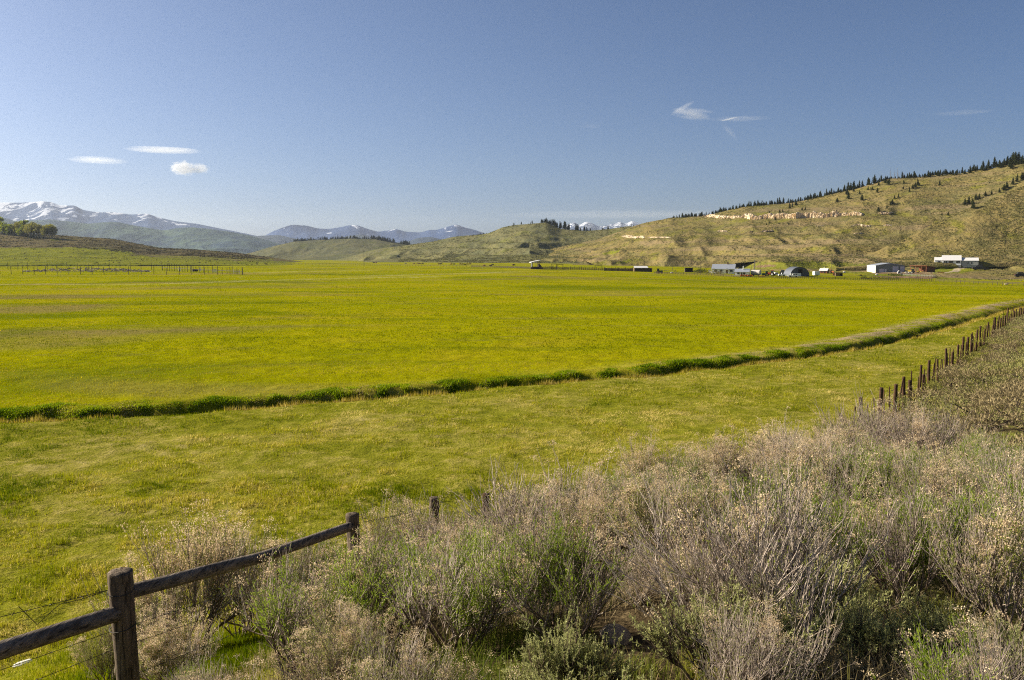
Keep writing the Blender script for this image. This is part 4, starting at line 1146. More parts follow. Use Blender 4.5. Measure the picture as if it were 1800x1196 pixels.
# ------------------------------------------------------------------ pale rock bands on the right hill
def rock_mat():
    m = Mat('pale cliff rock'); p = m.pos()
    a = m.noise(m.scaled(p, (1, 1, 2.5)), 0.35, 5, 0.65); b = m.noise(p, 1.6, 4, 0.7)
    f = m.math('ADD', m.math('MULTIPLY', a, 0.6), m.math('MULTIPLY', b, 0.4))
    return m.done(m.ramp(f, [(0.34, (0.26, 0.19, 0.12)), (0.45, (0.58, 0.45, 0.29)), (0.60, (0.76, 0.63, 0.44))]), 0.95, m.bump(b, 0.8, 0.6), 0.1)
M_ROCK = rock_mat()
def cliff(pts, hpx_, seed, step=0.7):
    """a jagged band of rock standing out of the slope along photo points pts (its foot)"""
    xs = np.arange(pts[0][0], pts[-1][0], step); ys = np.interp(xs, [p[0] for p in pts], [p[1] for p in pts])
    g = np.random.default_rng(seed); prof = 7
    base = [hit(x, y + (vnoise(np.array([x * 0.11]), np.array([0.0]), seed)[0] - 0.5) * 2.5, y0=450) for x, y in zip(xs, ys)]
    n = len(base); V = np.zeros((n, prof, 3))
    out = np.array([-0.80, -0.60, 0.0])
    for i, b in enumerate(base):
        x = xs[i]; blk = math.floor(x / 3.1 + vnoise(np.array([x * 0.4]), np.array([3.0]), seed)[0] * 2)
        hh = hpx_ * (0.42 + 0.70 * fbm(np.array([x * 0.12]), np.array([1.0]), seed + 3, 3)[0] + 0.45 * (_hash(np.array([blk]), np.array([1]), seed)[0] - 0.4))
        edge = min(1, (i + 1) / 6, (n - i) / 6); hh = max(0.3, hh) * edge * b.y / FPX
        bul = 0.9 * (_hash(np.array([blk]), np.array([7]), seed)[0] - 0.3) + 0.5 * g.normal()
        for k, (f, o) in enumerate([(-0.35, 1.6), (0.0, 1.3), (0.35, 0.9), (0.7, 0.5), (1.0, 0.0), (1.02, -2.0), (0.7, -7.0)]):
            q = np.array(b) + out * (o + (bul if k in (1, 2, 3) else bul * 0.4) + g.normal(0, 0.35)); q[2] = b.z + hh * f + g.normal(0, 0.12)
            V[i, k] = q
    a = np.arange(n * prof).reshape(n, prof); Q = np.stack([a[:-1, :-1], a[1:, :-1], a[1:, 1:], a[:-1, 1:]], 2).reshape(-1, 4)
    tag(link('cliff', np_mesh('cliff', V.reshape(-1, 3), Q, mats=[M_ROCK])), kind='structure')
for i, (pts, h) in enumerate([([(1224, 382), (1240, 381)], 2.5), ([(1240, 381), (1268, 383), (1303, 384)], 4.5), ([(1302, 384), (1330, 385), (1358, 384)], 8), ([(1356, 384), (1400, 383), (1440, 382), (1472, 381)], 9),
                              ([(1470, 380), (1500, 379), (1518, 378)], 5.5), ([(1545, 376), (1570, 374)], 3.5), ([(1262, 406), (1279, 406)], 2.2), ([(1318, 407), (1324, 407)], 1.6), ([(1338, 407), (1360, 407)], 2.2),
                              ([(1497, 397), (1531, 398)], 2.4), ([(1554, 397), (1568, 397)], 2.0), ([(1501, 412), (1517, 412)], 2.0), ([(1095, 415), (1134, 419)], 3.2), ([(1140, 417), (1178, 419)], 1.8), ([(1435, 397), (1448, 397)], 1.5)]):
    cliff(pts, h, 900 + i)

# ------------------------------------------------------------------ low sage over the hill faces (nobody could count it)
def hill_cover():
    for h, n, seed, (u0, u1), sz in ((H3, 18000, 1, (960, 1860), (0.5, 1.5)), (SPUR, 5000, 2, (1560, 1860), (0.4, 1.2)), (H2, 7000, 3, (700, 1140), (0.8, 2.0)), (L1, 9000, 4, (-30, 470), (0.6, 1.6))):
        g = np.random.default_rng(seed + 950); px = g.uniform(u0, u1, n * 2); v = g.uniform(0.02, 0.99, n * 2)
        i = np.clip(np.searchsorted(h.px, px), 1, len(h.px) - 1); nr = len(h.v)
        q = np.interp(v, h.v, np.arange(nr)); j = np.minimum(q.astype(int), nr - 2); f = q - j
        X = h.X[i, j] * (1 - f) + h.X[i, j + 1] * f; Y = h.Y[i, j] * (1 - f) + h.Y[i, j + 1] * f; Z = h.Z[i, j] * (1 - f) + h.Z[i, j + 1] * f
        u, w_ = project(X, Y, Z)
        k = fbm(X / 14, Y / 14, 960, 4) > 0.46
        if h is H3: k &= ~((w_ > 463) & (fbm(X / 30, Y / 30, 961, 2) < 0.62)) & ~((u > 1240) & (u < 1740) & (w_ > 470))
        if h is L1: k &= (w_ < np.interp(u, [0, 120, 240, 420], [436, 435, 446, 456])) | (g.random(len(u)) < 0.03)
        X, Y, Z = X[k][:n], Y[k][:n], Z[k][:n]; n2 = len(X)
        m = 7; I = np.repeat(np.arange(n2), m); s = g.uniform(*sz, n2)[I]
        B = np.stack([X[I] + g.normal(0, 0.32, len(I)) * s, Y[I] + g.normal(0, 0.32, len(I)) * s, Z[I] - 0.05 + g.uniform(0, 0.25, len(I)) * s], 1)
        D = g.normal(size=(len(I), 3)) * np.array([0.8, 0.8, 0.4]) + np.array([0, 0, 0.55])
        tag(link('sagebrush_cover', leaves_mesh('sagebrush_cover', B, D, s * 0.62, s * 0.42, M_SAGEHILL if seed != 4 else M_SAGEDRY2, g)), kind='stuff')
M_SAGEHILL = leaf_mat('hill sage', (0.125, 0.125, 0.042), (0.245, 0.215, 0.085), 0.25)
M_SAGEDRY2 = leaf_mat('rise sage', (0.06, 0.055, 0.03), (0.125, 0.10, 0.05), 0.15)
hill_cover()
# ------------------------------------------------------------------ the ranch (root scale: 1 unit = 1 photo pixel at that distance)
WOODD = plain((0.085, 0.062, 0.045), 0.95, 0.4, 4); WOODB = plain((0.17, 0.11, 0.07), 0.95, 0.4, 4); RUST = plain((0.20, 0.075, 0.035), 0.9, 0.4, 4)
ROOFM = plain((0.36, 0.38, 0.42), 0.45, 0.12, 2, 0.3); WHITE = plain((0.80, 0.79, 0.75), 0.7, 0.10, 2); CREAM = plain((0.72, 0.69, 0.56), 0.8, 0.12, 2); GREYW = plain((0.33, 0.33, 0.30), 0.8, 0.15, 2)
SHADEW = plain((0.185, 0.205, 0.185), 0.7, 0.08, 2); DARK = plain((0.018, 0.016, 0.015), 0.9, 0.2, 4); GLASS = plain((0.03, 0.035, 0.045), 0.15, 0.1, 2, 0.0, spec=0.6); DOORW = plain((0.50, 0.50, 0.53), 0.6, 0.06, 2)
ROOFW = plain((0.62, 0.60, 0.58), 0.6, 0.08, 2); REDM = plain((0.30, 0.035, 0.02), 0.5, 0.15, 2); ORANGE = plain((0.48, 0.13, 0.02), 0.6, 0.25, 3); GREENM = plain((0.035, 0.10, 0.03), 0.5, 0.15, 2); YELLOWM = plain((0.60, 0.42, 0.04), 0.6, 0.2, 3)
BLACK = plain((0.02, 0.02, 0.022), 0.5, 0.2, 3); TYRE = plain((0.022, 0.02, 0.02), 0.95, 0.2, 3); GALV = plain((0.13, 0.14, 0.16), 0.5, 0.15, 1.5, 0.4); GALVD = plain((0.085, 0.088, 0.095), 0.7, 0.12, 1.5); TANKM = plain((0.50, 0.46, 0.43), 0.7, 0.25, 1.2); BRICK = plain((0.20, 0.10, 0.06), 0.9, 0.3, 6)
POLEM = plain((0.11, 0.085, 0.062), 0.95, 0.3, 8); HAYM = plain((0.55, 0.42, 0.22), 0.95, 0.3, 6)

def base(name, label, cat, px, py, turn=0.0, group=None, y0=60.0):
    p = hit(px, py, y0=y0); s = p.y / FPX * (1.3 if cat in ('car', 'pickup truck', 'tractor', 'farm machine') else 1.0)
    t = thing(name, label, cat, p, -math.atan2(p.x, p.y) + R(turn), group); t.scale = (s, s, s); return t
def bx(par, name, mat, *b):
    m = MB()
    for q in b: m.box(*q)
    return m.build(name, mat, par)
def gable(par, w, d, h, rise, wall, roof, along='x', oh=1.0, x0=0, y0=0, th=0.5, names=('wall', 'roof')):
    m = MB(); r = MB()
    if along == 'x':
        m.prism([(y0, -2), (y0 + d, -2), (y0 + d, h), (y0 + d / 2, h + rise), (y0, h)], 'x', x0 - w / 2, x0 + w / 2)
        k = rise / (d / 2)
        r.prism([(y0 - oh, h - oh * k), (y0 + d / 2, h + rise), (y0 + d + oh, h - oh * k), (y0 + d + oh, h - oh * k + th), (y0 + d / 2, h + rise + th), (y0 - oh, h - oh * k + th)], 'x', x0 - w / 2 - oh, x0 + w / 2 + oh)
    else:
        m.prism([(x0 - w / 2, -2), (x0 + w / 2, -2), (x0 + w / 2, h), (x0, h + rise), (x0 - w / 2, h)], 'y', y0, y0 + d)
        k = rise / (w / 2)
        r.prism([(x0 - w / 2 - oh, h - oh * k), (x0, h + rise), (x0 + w / 2 + oh, h - oh * k), (x0 + w / 2 + oh, h - oh * k + th), (x0, h + rise + th), (x0 - w / 2 - oh, h - oh * k + th)], 'y', y0 - oh, y0 + d + oh)
    a = m.build(names[0], wall, par); b = r.build(names[1], roof, par)
    return a, b
def cyl(par, name, mat, c, r, l, axis='x', k=14):
    m = MB(); c = np.array(c, float); e = np.array({'x': (1, 0, 0), 'y': (0, 1, 0), 'z': (0, 0, 1)}[axis], float) * l / 2
    m.tube([c - e, c + e], [r, r], k); return m.build(name, mat, par)

# tall open loading shelter on the far left of the yards
t = base('shelter', 'tall open shelter with slanted pale roof at the left end of the dark corrals', 'shelter', 941, 473.5, 14)
bx(t, 'post', WOODD, (-7, -6, -5, -4, -1, 12)); bx(t, 'post', WHITE, (-8.6, -6.9, -5.3, -4.6, 4, 10.5)); bx(t, 'post', WOODD, (5, 6.2, -5, -4, -1, 14.5)); bx(t, 'post', WOODD, (-7, -6, 4, 5, -1, 12)); bx(t, 'post', WOODD, (5, 6, 4, 5, -1, 14.5))
bx(t, 'side_boards', WOODD, (-7.5, 7, -5.5, -5.1, 0, 4.5), (6.3, 6.9, -5, 5, 0, 9), (-7, 6, 5.1, 5.5, 0, 4))
m = MB(); m.hexa([(-9, -7, 11.3), (7.5, -7, 14.6), (7.5, 7, 14.6), (-9, 7, 11.3), (-9, -7, 12.6), (7.5, -7, 16), (7.5, 7, 16), (-9, 7, 12.6)]); m.build('roof', ROOFW, t)
m = MB(); m.hexa([(7, -4, -1), (13, -4, -1), (13, 3, -1), (7, 3, -1), (7, -4, 9), (13, -4, 2), (13, 3, 2), (7, 3, 9)]); m.build('loading_ramp', WOODD, t)

_post_mesh = {}
def pole_mesh(r, h, mat, key):
    if key not in _post_mesh:
        m = MB(); m.tube([(0, 0, -0.4), (0.01, 0, h * 0.5), (0, 0.012, h)], [r, r * 0.95, r * 0.85], 7); _post_mesh[key] = m.mesh('fence_post', mat, False)
    return _post_mesh[key]
def fence_run(name, label, pts, n, hpx, mat, rails=(), jit=0.15, group=None, rad=0.09, y0=60.0, railmat=None):
    P = [hit(*p, y0=y0) for p in pts]
    L = [0]
    for a, b in zip(P, P[1:]): L.append(L[-1] + (b - a).xy.length)
    t = thing(name, label, 'fence', P[0], 0, group); org = P[0]; tops = []
    me = pole_mesh(rad, 1.0, mat, (rad, mat.name))
    for i in range(n):
        q = L[-1] * i / (n - 1); k = min(max(0, int(np.searchsorted(L, q)) - 1), len(P) - 2); f = (q - L[k]) / max(1e-6, L[k + 1] - L[k])
        x = P[k].x + (P[k + 1].x - P[k].x) * f; y = P[k].y + (P[k + 1].y - P[k].y) * f; z = height(x, y)
        h = hpx * math.hypot(x, y) / FPX * random.uniform(1 - jit, 1 + jit)
        o = link('post', me, t, (x - org.x, y - org.y, z - org.z)); o.scale = (1, 1, h); o.rotation_euler = (random.uniform(-0.05, 0.05), random.uniform(-0.05, 0.05), random.uniform(0, 6))
        tops.append((x - org.x, y - org.y, z - org.z, hpx * math.hypot(x, y) / FPX))
    for f in rails:
        m = MB(); m.tube([(a, b, c + d * f) for a, b, c, d in tops], rad * 0.75, 5); m.build('rail', railmat or mat, t)
    return t
fence_run('corral_fence', 'dark wooden corral fence left of the tall open shelter', [(828, 470), (880, 471), (934, 473)], 70, 3.6, WOODD, (0.35, 0.75), rad=0.12)
fence_run('corral_fence', 'dark wooden corral fence between the tall shelter and the white roofed barn', [(951, 474), (1000, 474.5), (1050, 475.5), (1112, 477)], 60, 5.0, WOODD, (0.25, 0.5, 0.8), 0.35, rad=0.13)
t = base('plank_fence', 'solid brown plank fence joined to the left of the white roofed barn', 'fence', 1087, 476.8); w = MB()
for i in range(26): w.box(-25 + i * 1.95, -25 + i * 1.95 + 1.75, -0.3, 0.1, -0.6, random.uniform(4.2, 5.1))
w.build('planks', WOODB, t)
for k in range(5): bx(t, 'post', WOODD, (-24 + k * 12, -23 + k * 12, 0.2, 1.0, -0.6, 6.2))
for px, py, w_, h in [(1052, 476, 12, 9), (974, 474, 8, 10), (985, 474, 9, 9.5)]:
    t = base('timber_gateway', {1052: 'tall timber gate frame near the left end of the brown plank fence', 974: 'tall timber frame in the corrals just right of the shelter', 985: 'tall timber frame in the corrals, second right of the shelter'}[px], 'gateway', px, py)
    bx(t, 'post', WOODD, (-w_ / 2 - .4, -w_ / 2 + .4, -.4, .4, -1, h)); bx(t, 'post', WOODD, (w_ / 2 - .4, w_ / 2 + .4, -.4, .4, -1, h - 0.6)); bx(t, 'beam', WOODD, (-w_ / 2 - .8, w_ / 2 + .8, -.45, .45, h - 0.9, h - 0.1))

# low barn with white roof
t = base('barn', 'low dark barn with bright white roof beside the plank fence', 'barn', 1130, 478, 8)
bx(t, 'wall', WOODB, (-15, -14.3, 0, 12, -1, 6.5), (15.5, 16.2, 0, 12, -1, 6.0), (-14.3, 15.5, 11.5, 12, -1, 6.2)); bx(t, 'front_boards', WOODD, (-14, 15.4, 0.3, 0.8, -1, 3.2), (5, 15.4, -0.2, 0.2, 3.3, 6.0), (-14, 4, 0.3, 0.8, 4.6, 6.2))
m = MB(); m.hexa([(-15.6, -1, 6.3), (9.5, -1, 6.3), (8.5, 9, 9.2), (-14.8, 9, 9.2), (-15.6, -1, 6.9), (9.5, -1, 6.9), (8.5, 9, 9.9), (-14.8, 9, 9.9)]); m.build('roof', ROOFW, t)
m = MB(); m.hexa([(9.6, -1, 5.9), (16.8, -1, 5.6), (16.8, 12, 5.8), (9.6, 12, 6.2), (9.6, -1, 6.4), (16.8, -1, 6.1), (16.8, 12, 6.3), (9.6, 12, 6.7)]); m.build('lean_to_roof', WOODD, t)
# dark shed
t = base('shed', 'small dark open fronted shed between the green tractor and the farmhouse', 'shed', 1211, 479, 6)
bx(t, 'wall', WOODD, (-6.8, -6.2, 0, 9, -1, 7), (6.2, 6.8, 0, 9, -1, 7), (-6.2, 6.2, 8.5, 9, -1, 7)); bx(t, 'roof', WOODD, (-7.6, 7.6, -1, 10, 7.05, 7.9)); bx(t, 'sill_board', WOODB, (-6.2, 6.2, -0.4, 0.0, -0.5, 1.2))
# farmhouse
t = base('farmhouse', 'grey roofed white farmhouse with a brown chimney, largest of the old ranch buildings', 'house', 1271, 481, -7)
w_, r_ = gable(t, 38, 24, 8.2, 7.6, WHITE, ROOFM, 'x', 1.2)
bx(r_, 'chimney', BRICK, (5.5, 7.5, 11, 13, 12, 20))
for x in (-13, -3.5, 14): f = bx(w_, 'window', WOODD, (x - 2.2, x + 2.2, -0.25, -0.02, 2.8, 6.4)); bx(f, 'pane', GLASS, (x - 1.8, x + 1.8, -0.4, -0.27, 3.1, 6.1))
bx(t, 'door', WOODB, (5.2, 8.0, -0.3, -0.02, -0.5, 6.2)); p_ = bx(t, 'porch', WHITE, (3.2, 4.0, -4, -3.4, -1, 6.4), (9.2, 10.0, -4, -3.4, -1, 6.4)); m = MB(); m.prism([(2.2, 6.5), (6.6, 9.0), (11, 6.5)], 'y', -4.6, 0.5); m.build('porch_roof', ROOFW, p_)
m = MB(); m.hexa([(-26, 2, 4.6), (-20.4, 2, 6.6), (-20.4, 20, 6.6), (-26, 20, 4.6), (-26, 2, 5.3), (-20.4, 2, 7.3), (-20.4, 20, 7.3), (-26, 20, 5.3)]); l_ = m.build('lean_to', ROOFW, t); bx(l_, 'wall', CREAM, (-25.4, -19.2, 2.5, 19.5, -1, 4.5))
t = base('farmhouse_wing', 'low cottage with grey roof and white flue between farmhouse and pale tank', 'house', 1304, 484.5, -6)
w_, r_ = gable(t, 24, 16, 6.2, 5.0, WHITE, ROOFM, 'x', 1.0); cyl(r_, 'flue', WHITE, (1.5, 6, 13.5), 0.6, 6, 'z', 8)
for x in (-6, 4): f = bx(w_, 'window', WOODD, (x - 2, x + 2, -0.25, -0.02, 2.2, 5.2)); bx(f, 'pane', GLASS, (x - 1.6, x + 1.6, -0.4, -0.27, 2.5, 4.9))
bx(t, 'door', WOODD, (-1.6, 0.8, -0.3, -0.02, -0.5, 5.2))
# long shed up the slope
p = hit(1314, 466.5, y0=400); t = base('long_shed', 'long black open shed climbing the slope behind the farmhouse', 'shed', 1314, 466.5, 0)
def slab(x0, x1, y0, y1, z0, z1, k=0.10): return [(x0, y0, z0 + x0 * k), (x1, y0, z0 + x1 * k), (x1, y1, z0 + x1 * k), (x0, y1, z0 + x0 * k), (x0, y0, z1 + x0 * k), (x1, y0, z1 + x1 * k), (x1, y1, z1 + x1 * k), (x0, y1, z1 + x0 * k)]
m = MB(); m.hexa(slab(-20.5, 20.5, 6, 6.6, -3, 4.8)); m.hexa(slab(-20.5, -20, 0, 6, -3, 4.8)); m.hexa(slab(20, 20.5, 0, 6, -3, 4.8)); m.build('wall', DARK, t)
m = MB(); m.hexa(slab(-21.2, 21.2, -2.5, 7.2, 4.9, 5.5)); m.build('roof', WOODD, t); m = MB(); m.hexa(slab(-21.2, -20.6, -1, 5, -2, 4.8)); m.build('sunlit_end_board', RUST, t)  # rust colour of the left end board stands for orange sunlight on it
for x in (-12, -4, 4, 12): m = MB(); m.hexa(slab(x - .3, x + .3, -0.6, 0, -3, 4.9)); m.build('post', WOODD, t)
# tank
t = base('storage_tank', 'large pale horizontal storage tank beside the low cottage', 'tank', 1329, 485, -25)
m = MB(); m.tube([(-8, 0, 5.6), (-7.6, 0, 5.6), (7.6, 0, 5.6), (8, 0, 5.6)], [4.0, 4.5, 4.5, 4.0], 20); m.build('barrel', TANKM, t, False)
m = MB(); m.tube([(-8.3, 0, 5.6), (-7.9, 0, 5.6)], [4.3, 4.5], 20); m.build('end_plate', WHITE, t); bx(t, 'cradle', WOODD, (-5.5, -4.5, -3, 3, -1, 2.2)); bx(t, 'cradle', WOODD, (4.5, 5.5, -3, 3, -1, 2.2))
# lattice tower
t = base('lattice_mast', 'thin metal lattice mast rising behind the pale tank', 'mast', 1326, 476)
for dx, dy in ((-1.3, 0), (1.3, 0), (0, 1.6)): m = MB(); m.tube([(dx, dy, -1), (dx * 0.5, dy * 0.5, 19)], [0.22, 0.16], 5); m.build('leg', GALV, t)
m = MB()
for k in range(9):
    a = 1.3 - 0.65 * k * 2 / 19; b = 1.3 - 0.65 * (k * 2 + 2) / 19; m.tube([(-a, 0, k * 2), (b, 0, k * 2 + 2)], 0.12, 4); m.tube([(-a, 0, k * 2), (a, 0, k * 2)], 0.12, 4); m.tube([(a, 0, k * 2), (0, b, k * 2 + 2)], 0.12, 4)
m.build('bracing', GALV, t)
# quonset hut
t = base('quonset_hut', 'round topped grey metal hut with a dark doorway in its end', 'hut', 1406, 486, 24)
W_, D_, HH = 17.5, 30, 16.5; arc = [(-W_ * math.cos(a), HH * math.sin(a) ** 0.9) for a in np.linspace(0, math.pi, 25)]
m = MB(); n = len(arc); V = [(x, y, z) for y in (0, D_) for x, z in arc]; m.add(V, [(i, n + i, n + i + 1, i + 1) for i in range(n - 1)]); m.build('roof', GALV, t, True)
m = MB(); V = [(x * 0.985, 0.25, z * 0.985) for x, z in arc]; c = len(V); V.append((0, 0.25, 0)); m.add(V, [], [(c, i + 1, i) for i in range(n - 1)]); e = m.build('end_wall', GALVD, t); m = MB(); m.add([(x, D_ - 0.2, z) for x, _, z in V], [], [(c, i, i + 1) for i in range(n - 1)]); m.build('end_wall', GALVD, t)
bx(e, 'doorway', DARK, (-3.4, 4.4, 0.0, 0.2, 3.0, 12.8)); bx(t, 'low_wall', WHITE, (-W_ - 0.6, 1.5, -1.6, -0.6, -1.5, 5.4)); [bx(t, 'window', GLASS, (x, x + 2.2, -1.9, -1.65, 2.6, 4.4)) for x in (-15.5, -12, -8.5)]  # dark panel on the end wall stands for the shade inside the door opening
# white trailers
for px, py, w_, h, lab in [(1412.5, 485, 12, 7.5, 'white box trailer in front of the round topped hut'), (1434.5, 485, 10, 7, 'white box trailer right of the round topped hut')]:
    t = base('box_trailer', lab, 'trailer', px, py, 32)
    bx(t, 'body', WHITE, (-w_ / 2, w_ / 2, -3.2, 3.2, 1.2, h + 0.6)); bx(t, 'hitch', BLACK, (w_ / 2, w_ / 2 + 2.5, -0.3, 0.3, 1.2, 1.6)); [cyl(t, 'wheel', TYRE, (x, y, 1.0), 1.0, 0.7, 'y', 12) for x in (-1.4, 1.4) for y in (-3.0, 3.0)]
# small red barn
t = base('cabin', 'small red cabin with a pale sunlit roof right of the white trailers', 'cabin', 1447, 481, -18)
w_, r_ = gable(t, 13, 10, 5, 3.6, RUST, ROOFW, 'x', 0.9); cyl(r_, 'flue', WHITE, (0, 5, 9.6), 0.45, 2.6, 'z', 8); bx(w_, 'door', DARK, (1, 3.4, -0.25, -0.02, -0.5, 4.2)); bx(w_, 'window', GLASS, (-4, -1.6, -0.25, -0.02, 1.8, 3.8))
t = base('shed', 'small weathered brown shed right of the red cabin', 'shed', 1475, 486, 12)
bx(t, 'wall', WOODB, (-6, 1, 0, 6, -1, 6)); bx(t, 'bay_shade', DARK, (1, 6, 3.5, 6, -1, 5.6)); bx(t, 'roof', WOODD, (-6.6, 6.6, -0.8, 6.8, 6.1, 6.8)); bx(t, 'post', WOODD, (5.4, 6, 0, 0.6, -1, 6))  # solid dark block stands for the shade inside the open bay
# metal barn
t = base('metal_barn', 'metal barn with shade painted green grey, its sunlit side painted cream, and three pale doors', 'barn', 1564, 478.5, 20)
w_, r_ = gable(t, 48, 44, 11.2, 4.2, SHADEW, ROOFM, 'y', 0.6); bx(w_, 'side_wall', CREAM, (-24.4, -24.05, 0.2, 43.8, -2, 11.0))  # front wall greyed for shade, left side paled for sun, both in the colour
for x0, x1, h in ((-18.6, -9.2, 5.6), (4.4, 15.6 - 1, 10.0), (18.0 - 1, 23.6 + 1, 10.0)): 
    f = bx(w_, 'roller_door', DOORW, (x0, x1, -0.3, -0.02, -1.5, h)); bx(f, 'frame', SHADEW, (x0 - .6, x0, -0.5, -0.02, -1.5, h + .6), (x1, x1 + .6, -0.5, -0.02, -1.5, h + .6), (x0, x1, -0.5, -0.02, h, h + .6))
bx(w_, 'door', WHITE, (-8.0, -6.0, -0.3, -0.02, -1.5, 5.0))
# rusty machine shed
t = base('machine_shed', 'rust brown open machine shed right of the metal barn', 'shed', 1614, 479, -32)
bx(t, 'wall', RUST, (14.2, 15, 0, 26, -2, 9.5), (-15, 14.2, 25.2, 26, -2, 8)); 
for x in (-15, -5, 5, 14.2): bx(t, 'post', RUST, (x, x + 0.9, -0.4, 0.5, -2, 11))
m = MB(); m.hexa([(-16, -1.5, 11), (16, -1.5, 11), (16, 27, 8.2), (-16, 27, 8.2), (-16, -1.5, 11.9), (16, -1.5, 11.9), (16, 27, 9.1), (-16, 27, 9.1)]); m.build('roof', RUST, t)
for px, py, lab, mt in [(1589, 481, 'cream arched calf shelter in front of the machine shed', WHITE), ]:
    t = base('calf_shelter', lab, 'calf shelter', px - 8, py, 10); arc = [(-3 * math.cos(a), 5 * math.sin(a) ** 0.8) for a in np.linspace(0, math.pi, 13)]
    m = MB(); n = len(arc); m.add([(x, y, z) for y in (0, 5) for x, z in arc], [(i, n + i, n + i + 1, i + 1) for i in range(n - 1)]); m.add([(x, 4.9, z) for x, z in arc] + [(0, 4.9, 0)], [], [(n, i, i + 1) for i in range(n - 1)]); m.build('shell', mt, t)
    bx(t, 'side_wall', mt, (-3.3, -1.7, -0.3, 0.2, -0.5, 3.4), (1.7, 3.3, -0.3, 0.2, -0.5, 3.4))
# white ranch house on the slope
t = base('ranch_house', 'long white ranch house with pale roof standing alone on the slope', 'house', 1681, 466, 3); t.location.z += 1.6 * t.scale.z
bx(t, 'foundation', GREYW, (-34, 7, 0.4, 18, -6, -1.9), (7, 34, 2, 18, -6, -1.9))
w_, r_ = gable(t, 29, 20, 6.6, 8.2, WHITE, ROOFW, 'x', 0.9, x0=-7.5); bx(w_, 'gutter_board', WOODB, (-22.6, 7.4, -1.15, -0.95, 5.4, 5.9))
lw, lr = gable(t, 12, 17, 6.4, 5.0, WHITE, ROOFW, 'x', 0.5, x0=-28.2, y0=1.5, names=('left_wing_wall', 'left_wing_roof')); rw, rr = gable(t, 27, 17, 5.8, 4.8, GREYW, ROOFW, 'x', 0.5, x0=20.6, y0=1.5, names=('right_wing_wall', 'right_wing_roof'))
for x, z0, w2 in ((-27, 2.2, 2.0), (-18.6, 1.4, 1.0), (-15.5, 1.0, 1.1), (-8.0, 2.0, 2.8), (2.5, 2.0, 3.0)):
    yy = 1.5 if x < -22 else 0
    f = bx(w_, 'window', WOODD, (x - w2, x + w2, yy - 0.3, yy - 0.02, z0, 5.0)); bx(f, 'pane', GLASS, (x - w2 * .8, x + w2 * .8, yy - 0.42, yy - 0.32, z0 + .3, 4.7))
for x in (18, 23): bx(rw, 'window', GLASS, (x - 0.7, x + 0.7, 1.2, 1.48, 0.6, 3.6))
bx(t, 'door', WOODB, (-12.4, -10.6, -0.3, -0.02, -0.5, 4.6))

# vehicles and machines
def car(px, py, mat, label, L=15, H=5.2, turn=0, roof=True, name='parked_car', cat='car', group=None):
    t = base(name, label, cat, px, py, turn); l = L / 2; d = L * 0.2
    m = MB(); m.prism([(-l, 1.0), (l, 1.0), (l, H * 0.5), (l * 0.55, H * 0.6), (-l * 0.95, H * 0.62), (-l, H * 0.5)], 'y', -d, d); b = m.build('body', mat, t)
    m = MB(); m.prism([(-l * 0.7, H * 0.6), (l * 0.45, H * 0.6), (l * 0.18, H), (-l * 0.5, H)], 'y', -d * 0.88, d * 0.88); m.build('cabin', mat, t)
    m = MB(); m.prism([(-l * 0.62, H * 0.64), (l * 0.36, H * 0.64), (l * 0.14, H * 0.94), (-l * 0.46, H * 0.94)], 'y', -d * 0.91, d * 0.91); m.build('windows', GLASS, t)
    for x in (-l * 0.6, l * 0.6):
        for y in (-d * 0.95, d * 0.95): cyl(t, 'wheel', TYRE, (x, y, 1.0), 1.05, 0.8, 'y', 12)
    for y in (-d * 0.7, d * 0.7): bx(t, 'tail_light', REDM, (-l - 0.12, -l - 0.01, y - 0.35, y + 0.35, H * 0.38, H * 0.48))
    return t
def pickup(px, py, mat, label, L=13, turn=0):
    t = base('pickup_truck', label, 'pickup truck', px, py, turn); l = L / 2; d = L * 0.19
    m = MB(); m.prism([(-l, 1.0), (l, 1.0), (l, 2.7), (l * 0.4, 3.0), (-l, 2.9)], 'y', -d, d); m.build('body', mat, t)
    m = MB(); m.prism([(-l * 0.1, 2.9), (l * 0.45, 2.9), (l * 0.25, 4.6), (-l * 0.05, 4.6)], 'y', -d * .9, d * .9); m.build('cab', mat, t); m = MB(); m.prism([(0, 3.1), (l * 0.38, 3.1), (l * 0.22, 4.4), (0, 4.4)], 'y', -d * .93, d * .93); m.build('windows', GLASS, t)
    for x in (-l * 0.6, l * 0.6):
        for y in (-d, d): cyl(t, 'wheel', TYRE, (x, y, 0.95), 1.0, 0.7, 'y', 12)
def tractor(px, py, mat, label, L=9, turn=0, rim=None):
    t = base('tractor', label, 'tractor', px, py, turn); k = L / 9
    bx(t, 'hood', mat, (0, 4.2 * k, -0.9 * k, 0.9 * k, 1.8 * k, 3.8 * k)); bx(t, 'chassis', BLACK, (-3 * k, 4 * k, -0.6 * k, 0.6 * k, 1.2 * k, 1.79 * k)); c = bx(t, 'cab', mat, (-3 * k, -0.1, -1.4 * k, 1.4 * k, 5.8 * k, 6.3 * k), (-3 * k, -0.1, -1.4 * k, 1.4 * k, 2.2 * k, 3.4 * k)); bx(c, 'windows', GLASS, (-2.8 * k, -0.3, -1.3 * k, 1.3 * k, 3.42 * k, 5.78 * k))
    for y in (-1.9 * k, 1.9 * k):
        w = cyl(t, 'rear_wheel', TYRE, (-1.8 * k, y, 1.8 * k), 1.9 * k, 0.9 * k, 'y', 16); cyl(w, 'rim', rim or YELLOWM, (-1.8 * k, y, 1.8 * k), 0.9 * k, 1.1 * k, 'y', 12)
        cyl(t, 'front_wheel', TYRE, (3.2 * k, y * 0.85, 1.0 * k), 1.05 * k, 0.6 * k, 'y', 12)
    cyl(t, 'exhaust', BLACK, (2 * k, 0.4, 4.8 * k), 0.16 * k, 2 * k, 'z', 6)
